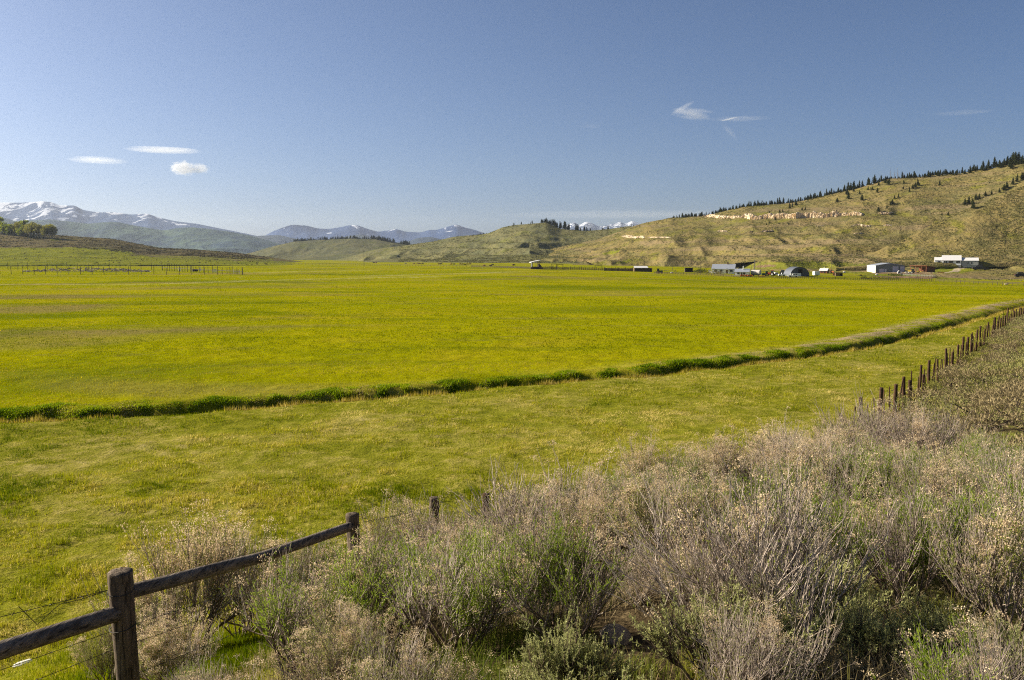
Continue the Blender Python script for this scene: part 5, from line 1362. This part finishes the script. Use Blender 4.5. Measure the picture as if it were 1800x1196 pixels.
def implement(px, py, mat, label, L=8, turn=0):
    t = base('farm_implement', label, 'farm machine', px, py, turn)
    bx(t, 'frame', mat, (-L / 2, L / 2, -0.3, 0.3, 1.6, 2.1), (-L / 2, -L / 2 + .5, -2, 2, 1.6, 2.1), (L / 2 - .5, L / 2, -2, 2, 1.6, 2.1)); bx(t, 'drawbar', mat, (-0.3, 0.3, -4, -0.3, 1.2, 1.6))
    for x in (-L / 3, 0, L / 3): cyl(t, 'wheel', mat, (x, 0.9, 1.5), 1.5, 0.35, 'y', 14)
tractor(1159, 481, GREENM, 'green tractor with yellow wheels right of the white roofed barn', 9.5, -10)
tractor(1345, 486, GREENM, 'green tractor right of the pale storage tank', 10, 190)
tractor(1355, 485, REDM, 'dark red tractor parked close behind the green tractor', 10.5, 165, WHITE)
implement(1308, 486.5, ORANGE, 'orange hay rake in front of the low cottage', 10, 8); implement(1339, 488, YELLOWM, 'yellow hay implement in front of the green tractor', 9, -6); implement(1318, 487, ORANGE, 'rusty orange implement below the pale storage tank', 7, 12)
car(1365, 485, WHITE, 'white car between the red tractor and the dark van', 10, 4.4, 20); car(1376.5, 482.5, BLACK, 'dark van just left of the round topped hut', 8.5, 6, -15); pickup(1374, 486, WHITE, 'white pickup below the dark van', 9, 10); pickup(1394, 487.5, WHITE, 'white pickup parked along the front of the round topped hut', 13, 4)
car(1723, 475, BLACK, 'black car with pale sill parked on the slope right of the ranch house', 19, 6.5, 6); car(1795, 487, BLACK, 'black car with red tail light at the right edge of the frame', 15, 6.5, 12)
tractor(1462, 481, ORANGE, 'orange tractor right of the red cabin', 7, -30, RUST); implement(1468, 484.5, RUST, 'rusty implement by the small brown shed', 5, 30)
tractor(1602, 480.5, YELLOWM, 'yellow loader in front of the machine shed opening', 9.5, 170, BLACK); implement(1597, 481.5, CREAM, 'pale implement left of the yellow loader', 9, 12); implement(1615, 480, YELLOWM, 'yellow implement at the right end of the machine shed opening', 5, 70)
t = base('feed_trough', 'long red brown trough beside the dirt track', 'trough', 1654, 480.5); bx(t, 'body', RUST, (-5.5, 5.5, -0.9, 0.9, 0.4, 1.5)); [bx(t, 'leg', WOODD, (x, x + .5, -0.7, 0.7, -0.6, 0.39)) for x in (-4.5, 4)]
for px, py, lab in [(1181, 481, 'small white tank lying in the grass right of the green tractor'), (1484, 480, 'small white tank on the pasture right of the small brown shed'), (1541.5, 484, 'small white tank at the edge of the brown plot')]:
    t = base('small_tank', lab, 'tank', px, py, 15); m = MB(); m.tube([(-2.2, 0, 1.3), (-1.8, 0, 1.3), (1.8, 0, 1.3), (2.2, 0, 1.3)], [0.8, 1.2, 1.2, 0.8], 12); m.build('barrel', ROOFW, t, True); bx(t, 'leg', WOODD, (-1.5, -1.1, -0.6, 0.6, -0.3, 0.4)); bx(t, 'leg', WOODD, (1.1, 1.5, -0.6, 0.6, -0.3, 0.4))
t = base('propane_flame_sign', 'narrow yellow and white marker post in front of the cottage', 'marker post', 1291, 486); bx(t, 'post', YELLOWM, (-0.5, 0.5, -0.4, 0.4, 1.4, 7)); bx(t, 'base', WHITE, (-1.2, 1.2, -0.8, 0.8, -0.5, 1.4)); t.name = 'marker_post'

# bushes round the yard
def bush(px, py, hpx, mat, label, group, wide=1.2):
    p = hit(px, py, y0=60.0); s = p.y / FPX * hpx / 0.45
    t = thing('bush', label, 'bush', p, random.uniform(0, 6), group); t.scale = (s * wide, s * wide, s)
    k = random.randrange(len(BUSH[mat])); link('foliage', BUSH[mat][k], t); link('branches', LUMPS[0][1], t)
M_BUSHG = leaf_mat('dark yard bush', (0.035, 0.05, 0.016), (0.085, 0.10, 0.03), 0.25); M_BUSHY = leaf_mat('pale yard bush', (0.16, 0.14, 0.06), (0.27, 0.23, 0.10), 0.3)
BUSH = {}
for k, mt in (('g', M_BUSHG), ('y', M_BUSHY)):
    BUSH[k] = []
    for i in range(2):
        B, D, L, W, c = sage_lump(970 + i, 260); BUSH[k].append(leaves_mesh('bush_foliage', B, D, L * 1.2, W * 1.8, mt, np.random.default_rng(5)))
for px, py, h in [(1228, 480, 7), (1232, 480, 8), (1237, 479, 6), (1223, 480, 4), (1243, 481, 4)]: bush(px, py, h, 'g', 'dark round bush left of the grey roofed farmhouse', 'dark bushes left of the farmhouse')
for px, py, h in [(1257, 482, 8), (1263, 482.5, 5), (1269, 482.5, 5)]: bush(px, py, h, 'y', 'pale tan shrub against the farmhouse front wall', 'pale shrubs in front of the farmhouse')
for i in range(16): bush(1515 + i * 4.3 + random.uniform(-1, 1), 490.5 + random.uniform(-.5, .5), random.uniform(3, 4.6), 'g', 'dark green clump in the row along the front of the brown plot', 'green clumps along the brown plot', 0.9)
for i in range(9): bush(1566 + i * 2.4, 485, random.uniform(2.5, 4), 'g', 'dark green clump at the back edge of the brown plot', 'green clumps behind the brown plot', 0.9)
bush(1647, 489.5, 5.5, 'g', 'dark bush at the right end of the brown plot', None, 1.3)

# farm fences
fence_run('wire_fence', 'short wire fence of dark posts along the farmhouse meadow edge', [(1150, 481), (1255, 485), (1300, 488), (1360, 489)], 56, 3.2, WOODD, (0.5, 0.9), 0.3, rad=0.10)
fence_run('wire_fence', 'dark post fence in front of the white trailers and brown plot', [(1362, 490), (1420, 491), (1500, 493), (1640, 495)], 74, 4.2, WOODD, (0.5, 0.9), 0.3, rad=0.11)
fence_run('wire_fence', 'sparse post fence at the meadow edge below the parked black cars', [(1645, 496), (1700, 499), (1800, 503), (1850, 505)], 24, 4.6, WOODD, (0.6, 0.95), 0.25, rad=0.10)
fence_run('garden_fence', 'pale picket row between the brown plot and the machine shed', [(1582, 484.5), (1610, 486), (1645, 488)], 26, 3.4, GREYW, (0.6,), 0.2, rad=0.08)
fence_run('wire_fence', 'distant wire fence crossing the left meadow behind the stockyard', [(-20, 454), (120, 455.5), (250, 457), (340, 459)], 80, 2.6, WOODD, (0.9,), 0.2, rad=0.085)
fence_run('wire_fence', 'distant wire fence crossing the valley floor behind the middle power pole', [(345, 459.5), (450, 462.5), (600, 466), (720, 468.5), (826, 470)], 96, 2.7, WOODD, (0.9,), 0.2, rad=0.085)

# stockyard on the left
YP = plain((0.075, 0.058, 0.045), 0.95, 0.3, 6)
def yard():
    fence_run('stockyard_fence', 'near row of tall dark posts of the stockyard on the left meadow', [(-20, 482), (200, 483), (427, 483.5)], 22, 13.5, YP, (), 0.12, rad=0.10)
    fence_run('stockyard_fence', 'far row of tall dark posts of the stockyard behind the brush pile', [(-20, 474.8), (120, 474.8), (285, 475)], 18, 11.5, YP, (), 0.15, rad=0.10)
    fence_run('stockyard_fence', 'close set posts of the stockyard fence along its right end', [(286, 476), (350, 479.5), (426, 483)], 24, 11.5, YP, (0.45,), 0.2, rad=0.10)
    g = np.random.default_rng(4); m = MB()
    for i in range(330):
        px = 40 + 225 * g.random() ** 0.9; q = hit(px, 478.6 - 2.6 * g.random(), y0=60); k = math.sin(math.pi * min(1, max(0.05, (px - 35) / 235))); a = g.uniform(0, 6.28); L = g.uniform(0.8, 2.4); z = q.z + g.random() * 1.5 * k
        d = np.array([math.cos(a), math.sin(a) * 0.6, g.normal(0, 0.22)]) * L / 2; c = np.array([q.x, q.y, z]); m.tube([c - d, c + d], [0.13, 0.08], 5)
    tag(m.build('brush_pile', plain((0.27, 0.22, 0.20), 0.95, 0.55, 1.0), None), kind='stuff')
    t = base('water_tank', 'dark box shaped trough in the stockyard', 'trough', 343, 477.5, 10); bx(t, 'side', DARK, (-4.5, 4.5, -2, -1.6, 0.2, 4.2), (-4.5, 4.5, 1.6, 2, 0.2, 4.2), (-4.5, -4.1, -1.6, 1.6, 0.2, 4.2), (4.1, 4.5, -1.6, 1.6, 0.2, 4.2)); bx(t, 'skid', WOODD, (-4.8, 4.8, -1.2, -0.8, -0.4, 0.19), (-4.8, 4.8, 0.8, 1.2, -0.4, 0.19)); t.name = 'stock_trough'
    for px, py, w_, h, lab in [(316, 477, 3.2, 6, 'white board panel left of the dark trough in the stockyard'), (352, 477.5, 3, 6.5, 'white board panel right of the dark trough in the stockyard'), (377, 479.5, 7, 6.5, 'pale leaning board panel near the right end of the stockyard'), (416, 482, 11, 8, 'pale rail gate at the right corner of the stockyard')]:
        t = base('board_hurdle', lab, 'hurdle', px, py, 12); m = MB()
        for z in np.arange(0.6, h, 1.6): m.box(-w_ / 2, w_ / 2, -0.15, 0.15, z, z + (1.0 if w_ < 10 else 0.45))
        m.build('boards', CREAM if w_ < 10 else GREYW, t); bx(t, 'stile', CREAM, (-w_ / 2, -w_ / 2 + .5, 0.16, 0.5, -0.5, h + .3), (w_ / 2 - .5, w_ / 2, 0.16, 0.5, -0.5, h + .3))
yard()

# power poles
def pole(px, py, hp, label, arms=True):
    t = base('power_pole', label, 'power pole', px, py, 25); m = MB(); m.tube([(0, 0, -1), (0, 0, hp)], [0.34, 0.22], 7); m.build('pole', POLEM, t)
    if arms:
        c = bx(t, 'crossarm', POLEM, (-2.2, 2.2, -0.15, 0.15, hp - 1.6, hp - 1.2))
        for x in (-1.9, 1.9): cyl(c, 'insulator', GLASS, (x, 0, hp - 0.9), 0.14, 0.5, 'z', 6)
pole(197, 459, 19, 'thin power pole above the green rise, leftmost in the valley'); pole(417, 463.5, 26, 'power pole at the toe of the sage rise right of the stockyard'); pole(640, 468.5, 27, 'lone power pole in the middle of the valley floor')
pole(942, 470, 20, 'power pole behind the tall open shelter'); pole(1231, 478, 17, 'power pole among the dark bushes left of the farmhouse'); pole(1383, 482, 18, 'power pole beside the dark van'); pole(1461.5, 480, 22, 'tall power pole right of the red cabin')
pole(1336, 476, 14, 'short pole right of the lattice mast', False); pole(1320.5, 476, 12, 'short pole left of the lattice mast', False); pole(1584, 478, 20, 'dark pole at the right corner of the metal barn', False); pole(1182, 476, 10, 'thin short pole behind the small white tank', False)

# cattle
def cow_mesh(lying=False):
    me = bpy.data.meshes.new('cow_skeleton'); h = 0.42 if lying else 0.95
    P = [(-0.75, 0, h), (-0.2, 0, h - 0.02), (0.35, 0, h), (0.75, 0, h + 0.08), (1.05, 0, h + (0.2 if lying else -0.05)), (1.35, 0, h + (0.05 if lying else -0.3)), (-0.95, 0, h + 0.05), (-1.0, 0, 0.25)]
    E = [(0, 1), (1, 2), (2, 3), (3, 4), (4, 5), (0, 6), (6, 7)]; Rr = [0.36, 0.40, 0.38, 0.24, 0.17, 0.09, 0.04, 0.03]
    for bi, x in ((0, -0.72), (2, 0.42)):
        for s in (-1, 1):
            n = len(P)
            if lying: P += [(x, 0.3 * s, 0.22), (x + 0.35, 0.42 * s, 0.1)]; Rr += [0.14, 0.07]; E += [(bi, n), (n, n + 1)]
            else: P += [(x, 0.17 * s, 0.62), (x + 0.03, 0.19 * s, 0.32), (x, 0.19 * s, 0.02)]; Rr += [0.14, 0.075, 0.06]; E += [(bi, n), (n, n + 1), (n + 1, n + 2)]
    n = len(P)
    for s in (-1, 1): P.append((0.98, 0.22 * s, h + (0.28 if lying else 0.05))); Rr.append(0.05); E.append((4, len(P) - 1))
    me.from_pydata(P, E, []); o = link('cow_skeleton', me); md = o.modifiers.new('skin', 'SKIN')
    for v, r in zip(me.skin_vertices[0].data, Rr): v.radius = (r * 0.8, r)
    me.skin_vertices[0].data[0].use_root = True; o.modifiers.new('sub', 'SUBSURF').levels = 1
    bpy.context.view_layer.update(); dg = bpy.context.evaluated_depsgraph_get(); m = bpy.data.meshes.new_from_object(o.evaluated_get(dg)); bpy.data.objects.remove(o); bpy.data.meshes.remove(me); return m
COWM, CALFM = cow_mesh(), cow_mesh(True)
def cow(px, py, mat, label, group, me=COWM, sc=1.0):
    p = hit(px, py, y0=60.0); m2 = me.copy(); m2.materials.clear(); m2.materials.append(mat)
    o = link('cow', m2, None, p, random.choice([0, math.pi]) + random.uniform(-0.5, 0.5)); o.scale = (sc,) * 3; tag(o, label, 'cow', group)
COWB = plain((0.16, 0.065, 0.03), 0.9, 0.25, 3); COWK = plain((0.03, 0.024, 0.02), 0.9, 0.25, 3); COWT = plain((0.52, 0.42, 0.28), 0.9, 0.25, 3)
for px, py, mt in [(728, 465, 'b'), (734, 464.6, 'b'), (737.5, 465.4, 'b'), (743, 465.2, 'b'), (772, 466, 'b'), (775.5, 465.6, 'k'), (793, 466, 'b'), (798, 466.2, 'k'), (809, 466, 'b'), (813, 466.2, 'b'), (817, 466.8, 'k'), (821.5, 466.3, 'b'), (826, 466, 'b'), (851, 469, 'b'), (863, 469.5, 'k'), (866, 467.2, 'k'), (902, 467.8, 'b'), (657, 463.5, 'k'), (661, 463.5, 'b'), (903.5, 468, 'k')]:
    cow(px, py, COWB if mt == 'b' else COWK, 'tiny red brown cow grazing with the herd on the valley floor' if mt == 'b' else 'tiny black cow grazing with the herd on the valley floor', 'brown cattle on the valley floor' if mt == 'b' else 'black cattle on the valley floor')
cow(713, 465, COWT, 'pale cow apart from the brown herd on the valley floor', None); cow(1769, 501, COWT, 'tan cow lying beside the right meadow fence', None, CALFM, 0.85)
cow(1513, 486.3, COWK, 'black cow at the left end of the brown plot', None, COWM, 0.8); cow(1562, 484.5, COWK, 'black cow near the middle of the brown plot', None, COWM, 0.7)
# ------------------------------------------------------------------ the fence along the foot of the bank
def wood_mat(name, lo, hi, lying=False):
    m = Mat(name); o = m.obj()
    if lying: o = m.n('ShaderNodeMapping', {'Vector': o, 'Rotation': (math.pi / 2, 0, 0)}).outputs[0]
    g_ = m.noise(m.scaled(o, (14, 14, 1.2)), 2.2, 5, 0.7, 0.4); b = m.noise(o, 7, 4, 0.6); c = m.noise(m.scaled(o, (40, 40, 2.5)), 1.5, 3, 0.6)
    f = m.math('ADD', m.math('MULTIPLY', g_, 0.65), m.math('MULTIPLY', b, 0.35))
    col = m.ramp(f, [(0.34, lo), (0.5, tuple((x + y) / 2 for x, y in zip(lo, hi))), (0.66, hi)])
    col = m.mix(m.ramp(c, [(0.36, 0.8), (0.46, 0.0)]), col, tuple(0.3 * x for x in lo))
    return m.done(col, 0.9, m.bump(m.math('ADD', g_, c), 0.7, 0.012), 0.15)
M_POST = wood_mat('weathered post wood', (0.038, 0.028, 0.020), (0.215, 0.160, 0.110)); M_RAIL = wood_mat('grey rail wood', (0.045, 0.036, 0.028), (0.25, 0.20, 0.155), True); M_POSTD = wood_mat('brown creosoted post wood', (0.022, 0.015, 0.011), (0.125, 0.066, 0.034))
M_WIRE = plain((0.075, 0.065, 0.055), 0.7, 0.3, 30, 0.6)
def log(P, rad, seed, rough=0.06, k=18, flat_top=True):
    """irregular round timber along points P (world axis mostly vertical or lying)"""
    g = np.random.default_rng(seed); P = np.asarray(P, float); n = 22; q = np.linspace(0, 1, n); S = np.linspace(0, 1, len(P))
    C_ = np.stack([np.interp(q, S, P[:, i]) for i in range(3)], 1); T = np.gradient(C_, axis=0); T /= np.linalg.norm(T, axis=1, keepdims=True)
    ref = np.array([0, 0, 1.0]) if abs(T[0, 2]) < 0.9 else np.array([1.0, 0, 0]); U = np.cross(ref, T); U /= np.linalg.norm(U, axis=1, keepdims=True); W = np.cross(T, U)
    th = np.arange(k) * 6.28318 / k; rr = np.interp(q, S, np.broadcast_to(rad, (len(P),)))
    wob = 1 + rough * (2 * vnoise(np.cos(th)[None] * 1.6 + 5 + q[:, None] * 0, np.sin(th)[None] * 1.6 + q[:, None] * 5 + seed, seed) - 1) + rough * 0.6 * (2 * vnoise(th[None] * 3.2 + q[:, None] * 0, q[:, None] * 1.5 + th[None] * 0, seed + 3) - 1)
    V = (C_[:, None] + (rr[:, None] * wob)[:, :, None] * (np.cos(th)[None, :, None] * U[:, None] + np.sin(th)[None, :, None] * W[:, None])).reshape(-1, 3)
    m = MB(); Q = [(i * k + j, i * k + (j + 1) % k, (i + 1) * k + (j + 1) % k, (i + 1) * k + j) for i in range(n - 1) for j in range(k)]
    # end grain with a slightly broken rim
    ring = V[-k:].copy(); inner = C_[-1] + (ring - C_[-1]) * 0.55 + T[-1] * (g.normal(0, 0.006, (k, 1)) + 0.006); b0 = len(V); b1 = b0 + k
    V = np.vstack([V, inner, [C_[-1] + T[-1] * 0.004], [C_[0]]]); Q += [((n - 1) * k + j, (n - 1) * k + (j + 1) % k, b0 + (j + 1) % k, b0 + j) for j in range(k)]
    Tt = [(b1, b0 + j, b0 + (j + 1) % k) for j in range(k)] + [(b1 + 1, (j + 1) % k, j) for j in range(k)]
    m.add(V, Q, Tt); return m
def wire(P, r=0.0028, sag=0.02, twist=True, barbs=True, seed=0):
    g = np.random.default_rng(seed); m = MB(); P = [np.array(p, float) for p in P]
    for a, b in zip(P, P[1:]):
        L = np.linalg.norm(b - a); n = max(6, int(L / 0.05)) if L < 8 else 24; q = np.linspace(0, 1, n)[:, None]; c = a + (b - a) * q; c[:, 2] -= sag * L * 4 * (q * (1 - q))[:, 0] / 3
        m.tube(c, r, 4, cap=False)
        if barbs and L < 8:
            for k in range(int(L / 0.13)):
                p = c[min(n - 1, int((k + 0.5) / (L / 0.13) * n))]
                for e in range(2): d = g.normal(size=3); d = d / np.linalg.norm(d) * 0.018; m.tube([p - d, p + d], r * 0.7, 3, cap=False)
    return m
def near_fence():
    pp = {'a': (-3.62, 2.4), 'b': (-2.61, 5.5), 'c': (-1.65, 8.6), 'd': (-1.03, 11.0)}
    tops = {}
    t = thing('post_and_rail_fence', 'weathered post and rail fence with barbed wire at the lower left', 'fence', (pp['b'][0], pp['b'][1], hgt(*pp['b'])))
    org = np.array(t.location)
    for i, (k, (x, y)) in enumerate(pp.items()):
        z = hgt(x, y); top = {'a': EYE - 1.55, 'b': EYE - 2.085, 'c': EYE - 2.645, 'd': EYE - 3.165}[k]; r = {'a': 0.076, 'b': 0.076, 'c': 0.066, 'd': 0.066}[k]
        lean = {'a': 0, 'b': -0.03, 'c': -0.06, 'd': 0.02}[k]
        b = np.array([x - lean, y, z - 0.3]) - org; e = np.array([x, y, top]) - org; tops[k] = e
        o = log([b, b + (e - b) * 0.5, e - np.array([0, 0, 0.12]), e], [r * 0.98, r * 0.94, r * 1.0, r * (1.06 if k == 'b' else 1.0)], 10 + i, 0.10).build('post', M_POST, t, True)
        for kk, zz in enumerate((0.13, 0.38) if k != 'd' else (0.13,)):
            m = MB(); th = np.linspace(0, 6.283, 22); c = e - np.array([0, 0, zz]); m.tube([(c[0] + r * 1.09 * math.cos(a), c[1] + r * 1.09 * math.sin(a), c[2] + 0.012 * math.sin(a + kk)) for a in th], 0.0032, 5); m.build('wire_wrap', M_WIRE, o)
    # rails
    def rail(k0, k1, d0, d1, r0, r1, seed):
        a = tops[k0] + np.array([0.0, 0, -d0]); b = tops[k1] + np.array([0, 0, -d1]); u = (b - a) / np.linalg.norm(b - a); off = np.array([0, 0, 0])
        mid = (a + b) / 2 + np.array([0, 0, -0.04]); log([a + u * 0.05, mid, b - u * 0.03], [r0, (r0 + r1) / 2, r1], seed, 0.07, 16).build('rail', M_RAIL, t, True)
    rail('a', 'b', 0.20, 0.28, 0.056, 0.053, 31); rail('b', 'c', 0.155, 0.125, 0.050, 0.047, 32)
    # wires on the meadow side
    w0 = np.array([-0.075, 0.02, 0])
    for i, (d, nm) in enumerate([((0.0, 0.13, 0.12, 0.14), 1), ((0.38, 0.42, 0.40, 0.40), 1), ((0.55, 0.55, 0.55, 0.55), 1), ((0.80, 0.78, 0.75, 0.75), 1)]):
        wire([tops[k] + w0 + np.array([0, 0, -dd]) for k, dd in zip('abcd', d)], 0.0021, 0.02, seed=i).build('barbed_wire', M_WIRE, t)
    # loose wire end
    c = tops['b'] + np.array([-0.09, 0, -0.13]); wire([c, c + np.array([-0.10, -0.15, 0.0]), c + np.array([-0.16, -0.30, 0.03]), c + np.array([-0.24, -0.42, -0.05]), c + np.array([-0.30, -0.5, 0.10])], 0.0024, 0, barbs=False).build('loose_wire', M_WIRE, t)
    return tops['d'] + org
end = near_fence()
def far_fence():
    P = FENCE[(FENCE[:, 1] >= 13.4) & (FENCE[:, 1] <= 171)]; seg = np.hypot(np.diff(P[:, 0]), np.diff(P[:, 1])); L = np.concatenate([[0], np.cumsum(seg)])
    def pos(s): return np.interp(s, L, P[:, 0]), np.interp(s, L, P[:, 1])
    t = thing('wire_fence', 'long wire fence of dark posts and thin stays running along the sagebrush slope', 'fence', (P[0, 0], P[0, 1], hgt(P[0, 0], P[0, 1]))); org = np.array(t.location)
    pm = [log([(0, 0, -0.3), (0.01, 0, 0.6), (0, 0, 1.0)], [0.062, 0.060, 0.056], 60 + i, 0.09, 10).mesh('fence_post', M_POSTD, True) for i in range(3)]
    sm = [log([(0, 0, -0.2), (0.012, 0.01, 0.5), (0, 0, 1.0)], [0.030, 0.028, 0.022], 70 + i, 0.15, 7).mesh('fence_stay', M_POSTD, True) for i in range(2)]
    tops = [end]; s = 0.0; k = 0
    hidden = []
    while s < 112:
        main = k % 3 == 0 or s < 0.1
        x, y = pos(s); u_ = project(x, y, EYE - 5)[0]
        if 880 < u_ < 1468: s += 1.0; continue                 # out of sight behind the shrubs
        x += random.uniform(-0.05, 0.05); z = hgt(x, y); h = random.uniform(1.2, 1.45) if main else random.uniform(1.05, 1.35)
        if s > 11 and random.random() < 0.06: main = True
        o = link('post' if main else 'stay', random.choice(pm if main else sm), t, (x - org[0], y - org[1], z - org[2]))
        o.rotation_euler = (random.gauss(0, 0.03 if main else 0.07), random.gauss(0, 0.03 if main else 0.07), random.uniform(0, 6)); o.scale = (random.uniform(0.85, 1.2),) * 2 + (h,)
        if main: tops.append(np.array([x, y, z + 1.15]))
        s += random.uniform(0.72, 1.02); k += 1
    tops = [q for q in tops if project(q[0], q[1], q[2])[0] > 1400]
    for d in (0.05, 0.38, 0.72): wire([q - org - np.array([0, 0, d]) for q in tops], 0.0035, 0.012, barbs=False).build('wire', M_WIRE, t)
far_fence()

# ------------------------------------------------------------------ clouds: real volumes high above the haze
def cloud_mat(name, dens, sc, lo, hi, stretch=(1, 1, 1), rnd=0.0, fall=1.0, detail=4, col=1.0):
    m = bpy.data.materials.new(name); m.use_nodes = True; nt = m.node_tree; nt.nodes.clear(); N = nt.nodes.new
    o = N('ShaderNodeOutputMaterial'); tc = N('ShaderNodeTexCoord'); mp = N('ShaderNodeMapping'); mp.inputs['Scale'].default_value = stretch; mp.inputs['Location'].default_value = (rnd, rnd * 0.7, 0)
    nt.links.new(tc.outputs['Object'], mp.inputs['Vector']); nz = N('ShaderNodeTexNoise'); nz.inputs['Scale'].default_value = sc; nz.inputs['Detail'].default_value = detail; nz.inputs['Roughness'].default_value = 0.6; nz.inputs['Distortion'].default_value = 0.6
    nt.links.new(mp.outputs[0], nz.inputs['Vector'])
    ln = N('ShaderNodeVectorMath'); ln.operation = 'LENGTH'; nt.links.new(tc.outputs['Object'], ln.inputs[0])
    f = N('ShaderNodeMath'); f.operation = 'MULTIPLY'; f.inputs[1].default_value = fall; nt.links.new(ln.outputs['Value'], f.inputs[0])
    s = N('ShaderNodeMath'); s.operation = 'SUBTRACT'; nt.links.new(nz.outputs['Fac'], s.inputs[0]); nt.links.new(f.outputs[0], s.inputs[1])
    r = N('ShaderNodeMapRange'); r.inputs[1].default_value = lo; r.inputs[2].default_value = hi; r.inputs[3].default_value = 0; r.inputs[4].default_value = dens; nt.links.new(s.outputs[0], r.inputs[0])
    v = N('ShaderNodeVolumePrincipled'); v.inputs['Color'].default_value = (col, col, col, 1); v.inputs['Anisotropy'].default_value = 0.2; nt.links.new(r.outputs[0], v.inputs['Density']); nt.links.new(v.outputs[0], o.inputs['Volume'])
    return m
def cloud(px, py, wpx, hpx_, dens, label, name='cloud', cat='cloud', Y=9000.0, tilt=0.0, sc=1.6, lo=-0.12, hi=0.25, stretch=(1, 1, 1), rnd=0.0, fall=0.55, group=None, detail=4):
    p = at(px, py, Y); k = Y / FPX; b = MB(); b.ball((0, 0, 0), 1.0, 24, 14)
    o = b.build(name, cloud_mat(name + ' vapour', dens, sc, lo, hi, stretch, rnd, fall, detail), None, True)
    o.location = p; o.scale = (wpx * k / 2, max(hpx_, wpx * 0.35) * k / 2, hpx_ * k / 2); o.rotation_euler = (0, R(tilt), -math.atan2(p.x, p.y)); tag(o, label, cat, group); return o
CY = 9000.0
cloud(322, 296, 48, 28, 0.011, 'small bright puffy white cloud low over the left mountains', sc=2.6, lo=0.06, hi=0.20, rnd=1.2, fall=0.48, detail=7)
cloud(350, 297, 38, 20, 0.011, 'smaller puff attached to the right of the bright white cloud', sc=2.6, lo=0.07, hi=0.21, rnd=4.4, fall=0.48, detail=7)
cloud(172, 282, 100, 13, 0.004, 'flat layered streak cloud farthest left', sc=1.8, stretch=(0.5, 1, 2.8), lo=0.04, hi=0.36, rnd=2.0, fall=0.42, detail=8)
cloud(288, 264, 130, 12, 0.004, 'long thin white streak cloud above the puffy cloud', sc=1.6, stretch=(0.45, 1, 1.8), lo=0.02, hi=0.36, rnd=7.0, fall=0.42, detail=8)
def compound(parts, label, Y=9000.0):
    """one cloud made of several wisps (parts)"""
    p0 = at(parts[0][0], parts[0][1], Y); t = thing('cloud', label, 'cloud', p0); k = Y / FPX
    for px, py, w_, h_, dens, tilt, rnd in parts:
        p = at(px, py, Y); b = MB(); b.ball((0, 0, 0), 1.0, 24, 14)
        o = b.build('wisp', cloud_mat('cirrus wisp vapour', dens, 2.4, 0.06, 0.36, (0.45, 1, 2.2), rnd, 0.40, 8), t, True)
        o.location = p - p0; o.scale = (w_ * k / 2, w_ * 0.35 * k / 2, h_ * k / 2); o.rotation_euler = (0, R(tilt), -math.atan2(p.x, p.y))
compound([(1214, 199, 66, 12, 0.0040, 12, 3.0), (1200, 190, 48, 9, 0.0030, -28, 5.0), (1226, 194, 62, 7, 0.0022, 9, 7.0), (1222, 207, 62, 8, 0.0026, 5, 9.0), (1190, 199, 20, 15, 0.0026, 30, 2.0)], 'hooked wispy white cloud high on the right')
cloud(1300, 209, 110, 9, 0.0012, 'faint trailing wisp right of the hooked cloud', sc=1.4, stretch=(0.7, 1, 2), lo=0.0, hi=0.35, rnd=5.0, fall=0.5)
cloud(1283, 232, 44, 12, 0.0014, 'short faint wisp slanting below the hooked cloud', sc=1.4, lo=0.0, hi=0.35, rnd=8.0, fall=0.5, tilt=48)
cloud(1282, 209.5, 32, 2.4, 0.010, 'short bright vapour trail beside the hooked cloud', 'vapour_trail', 'vapour trail', tilt=-11, sc=0.6, lo=-0.3, hi=0.3, rnd=1.0, fall=0.45)
cloud(1040, 222, 46, 10, 0.0006, 'barely visible wisp at the middle of the sky', sc=1.4, lo=0.0, hi=0.35, rnd=9.0, fall=0.5); cloud(1690, 198, 110, 8, 0.0007, 'faint thin wisp near the right edge of the sky', sc=1.2, lo=0.0, hi=0.35, rnd=6.0, fall=0.5)
cloud(1130, 377, 520, 14, 0.00014, 'wide pale cloud bank lying low behind the hills', Y=15500.0, sc=1.2, stretch=(1.6, 1, 2.4), lo=-0.10, hi=0.40, rnd=11.0, fall=0.45)
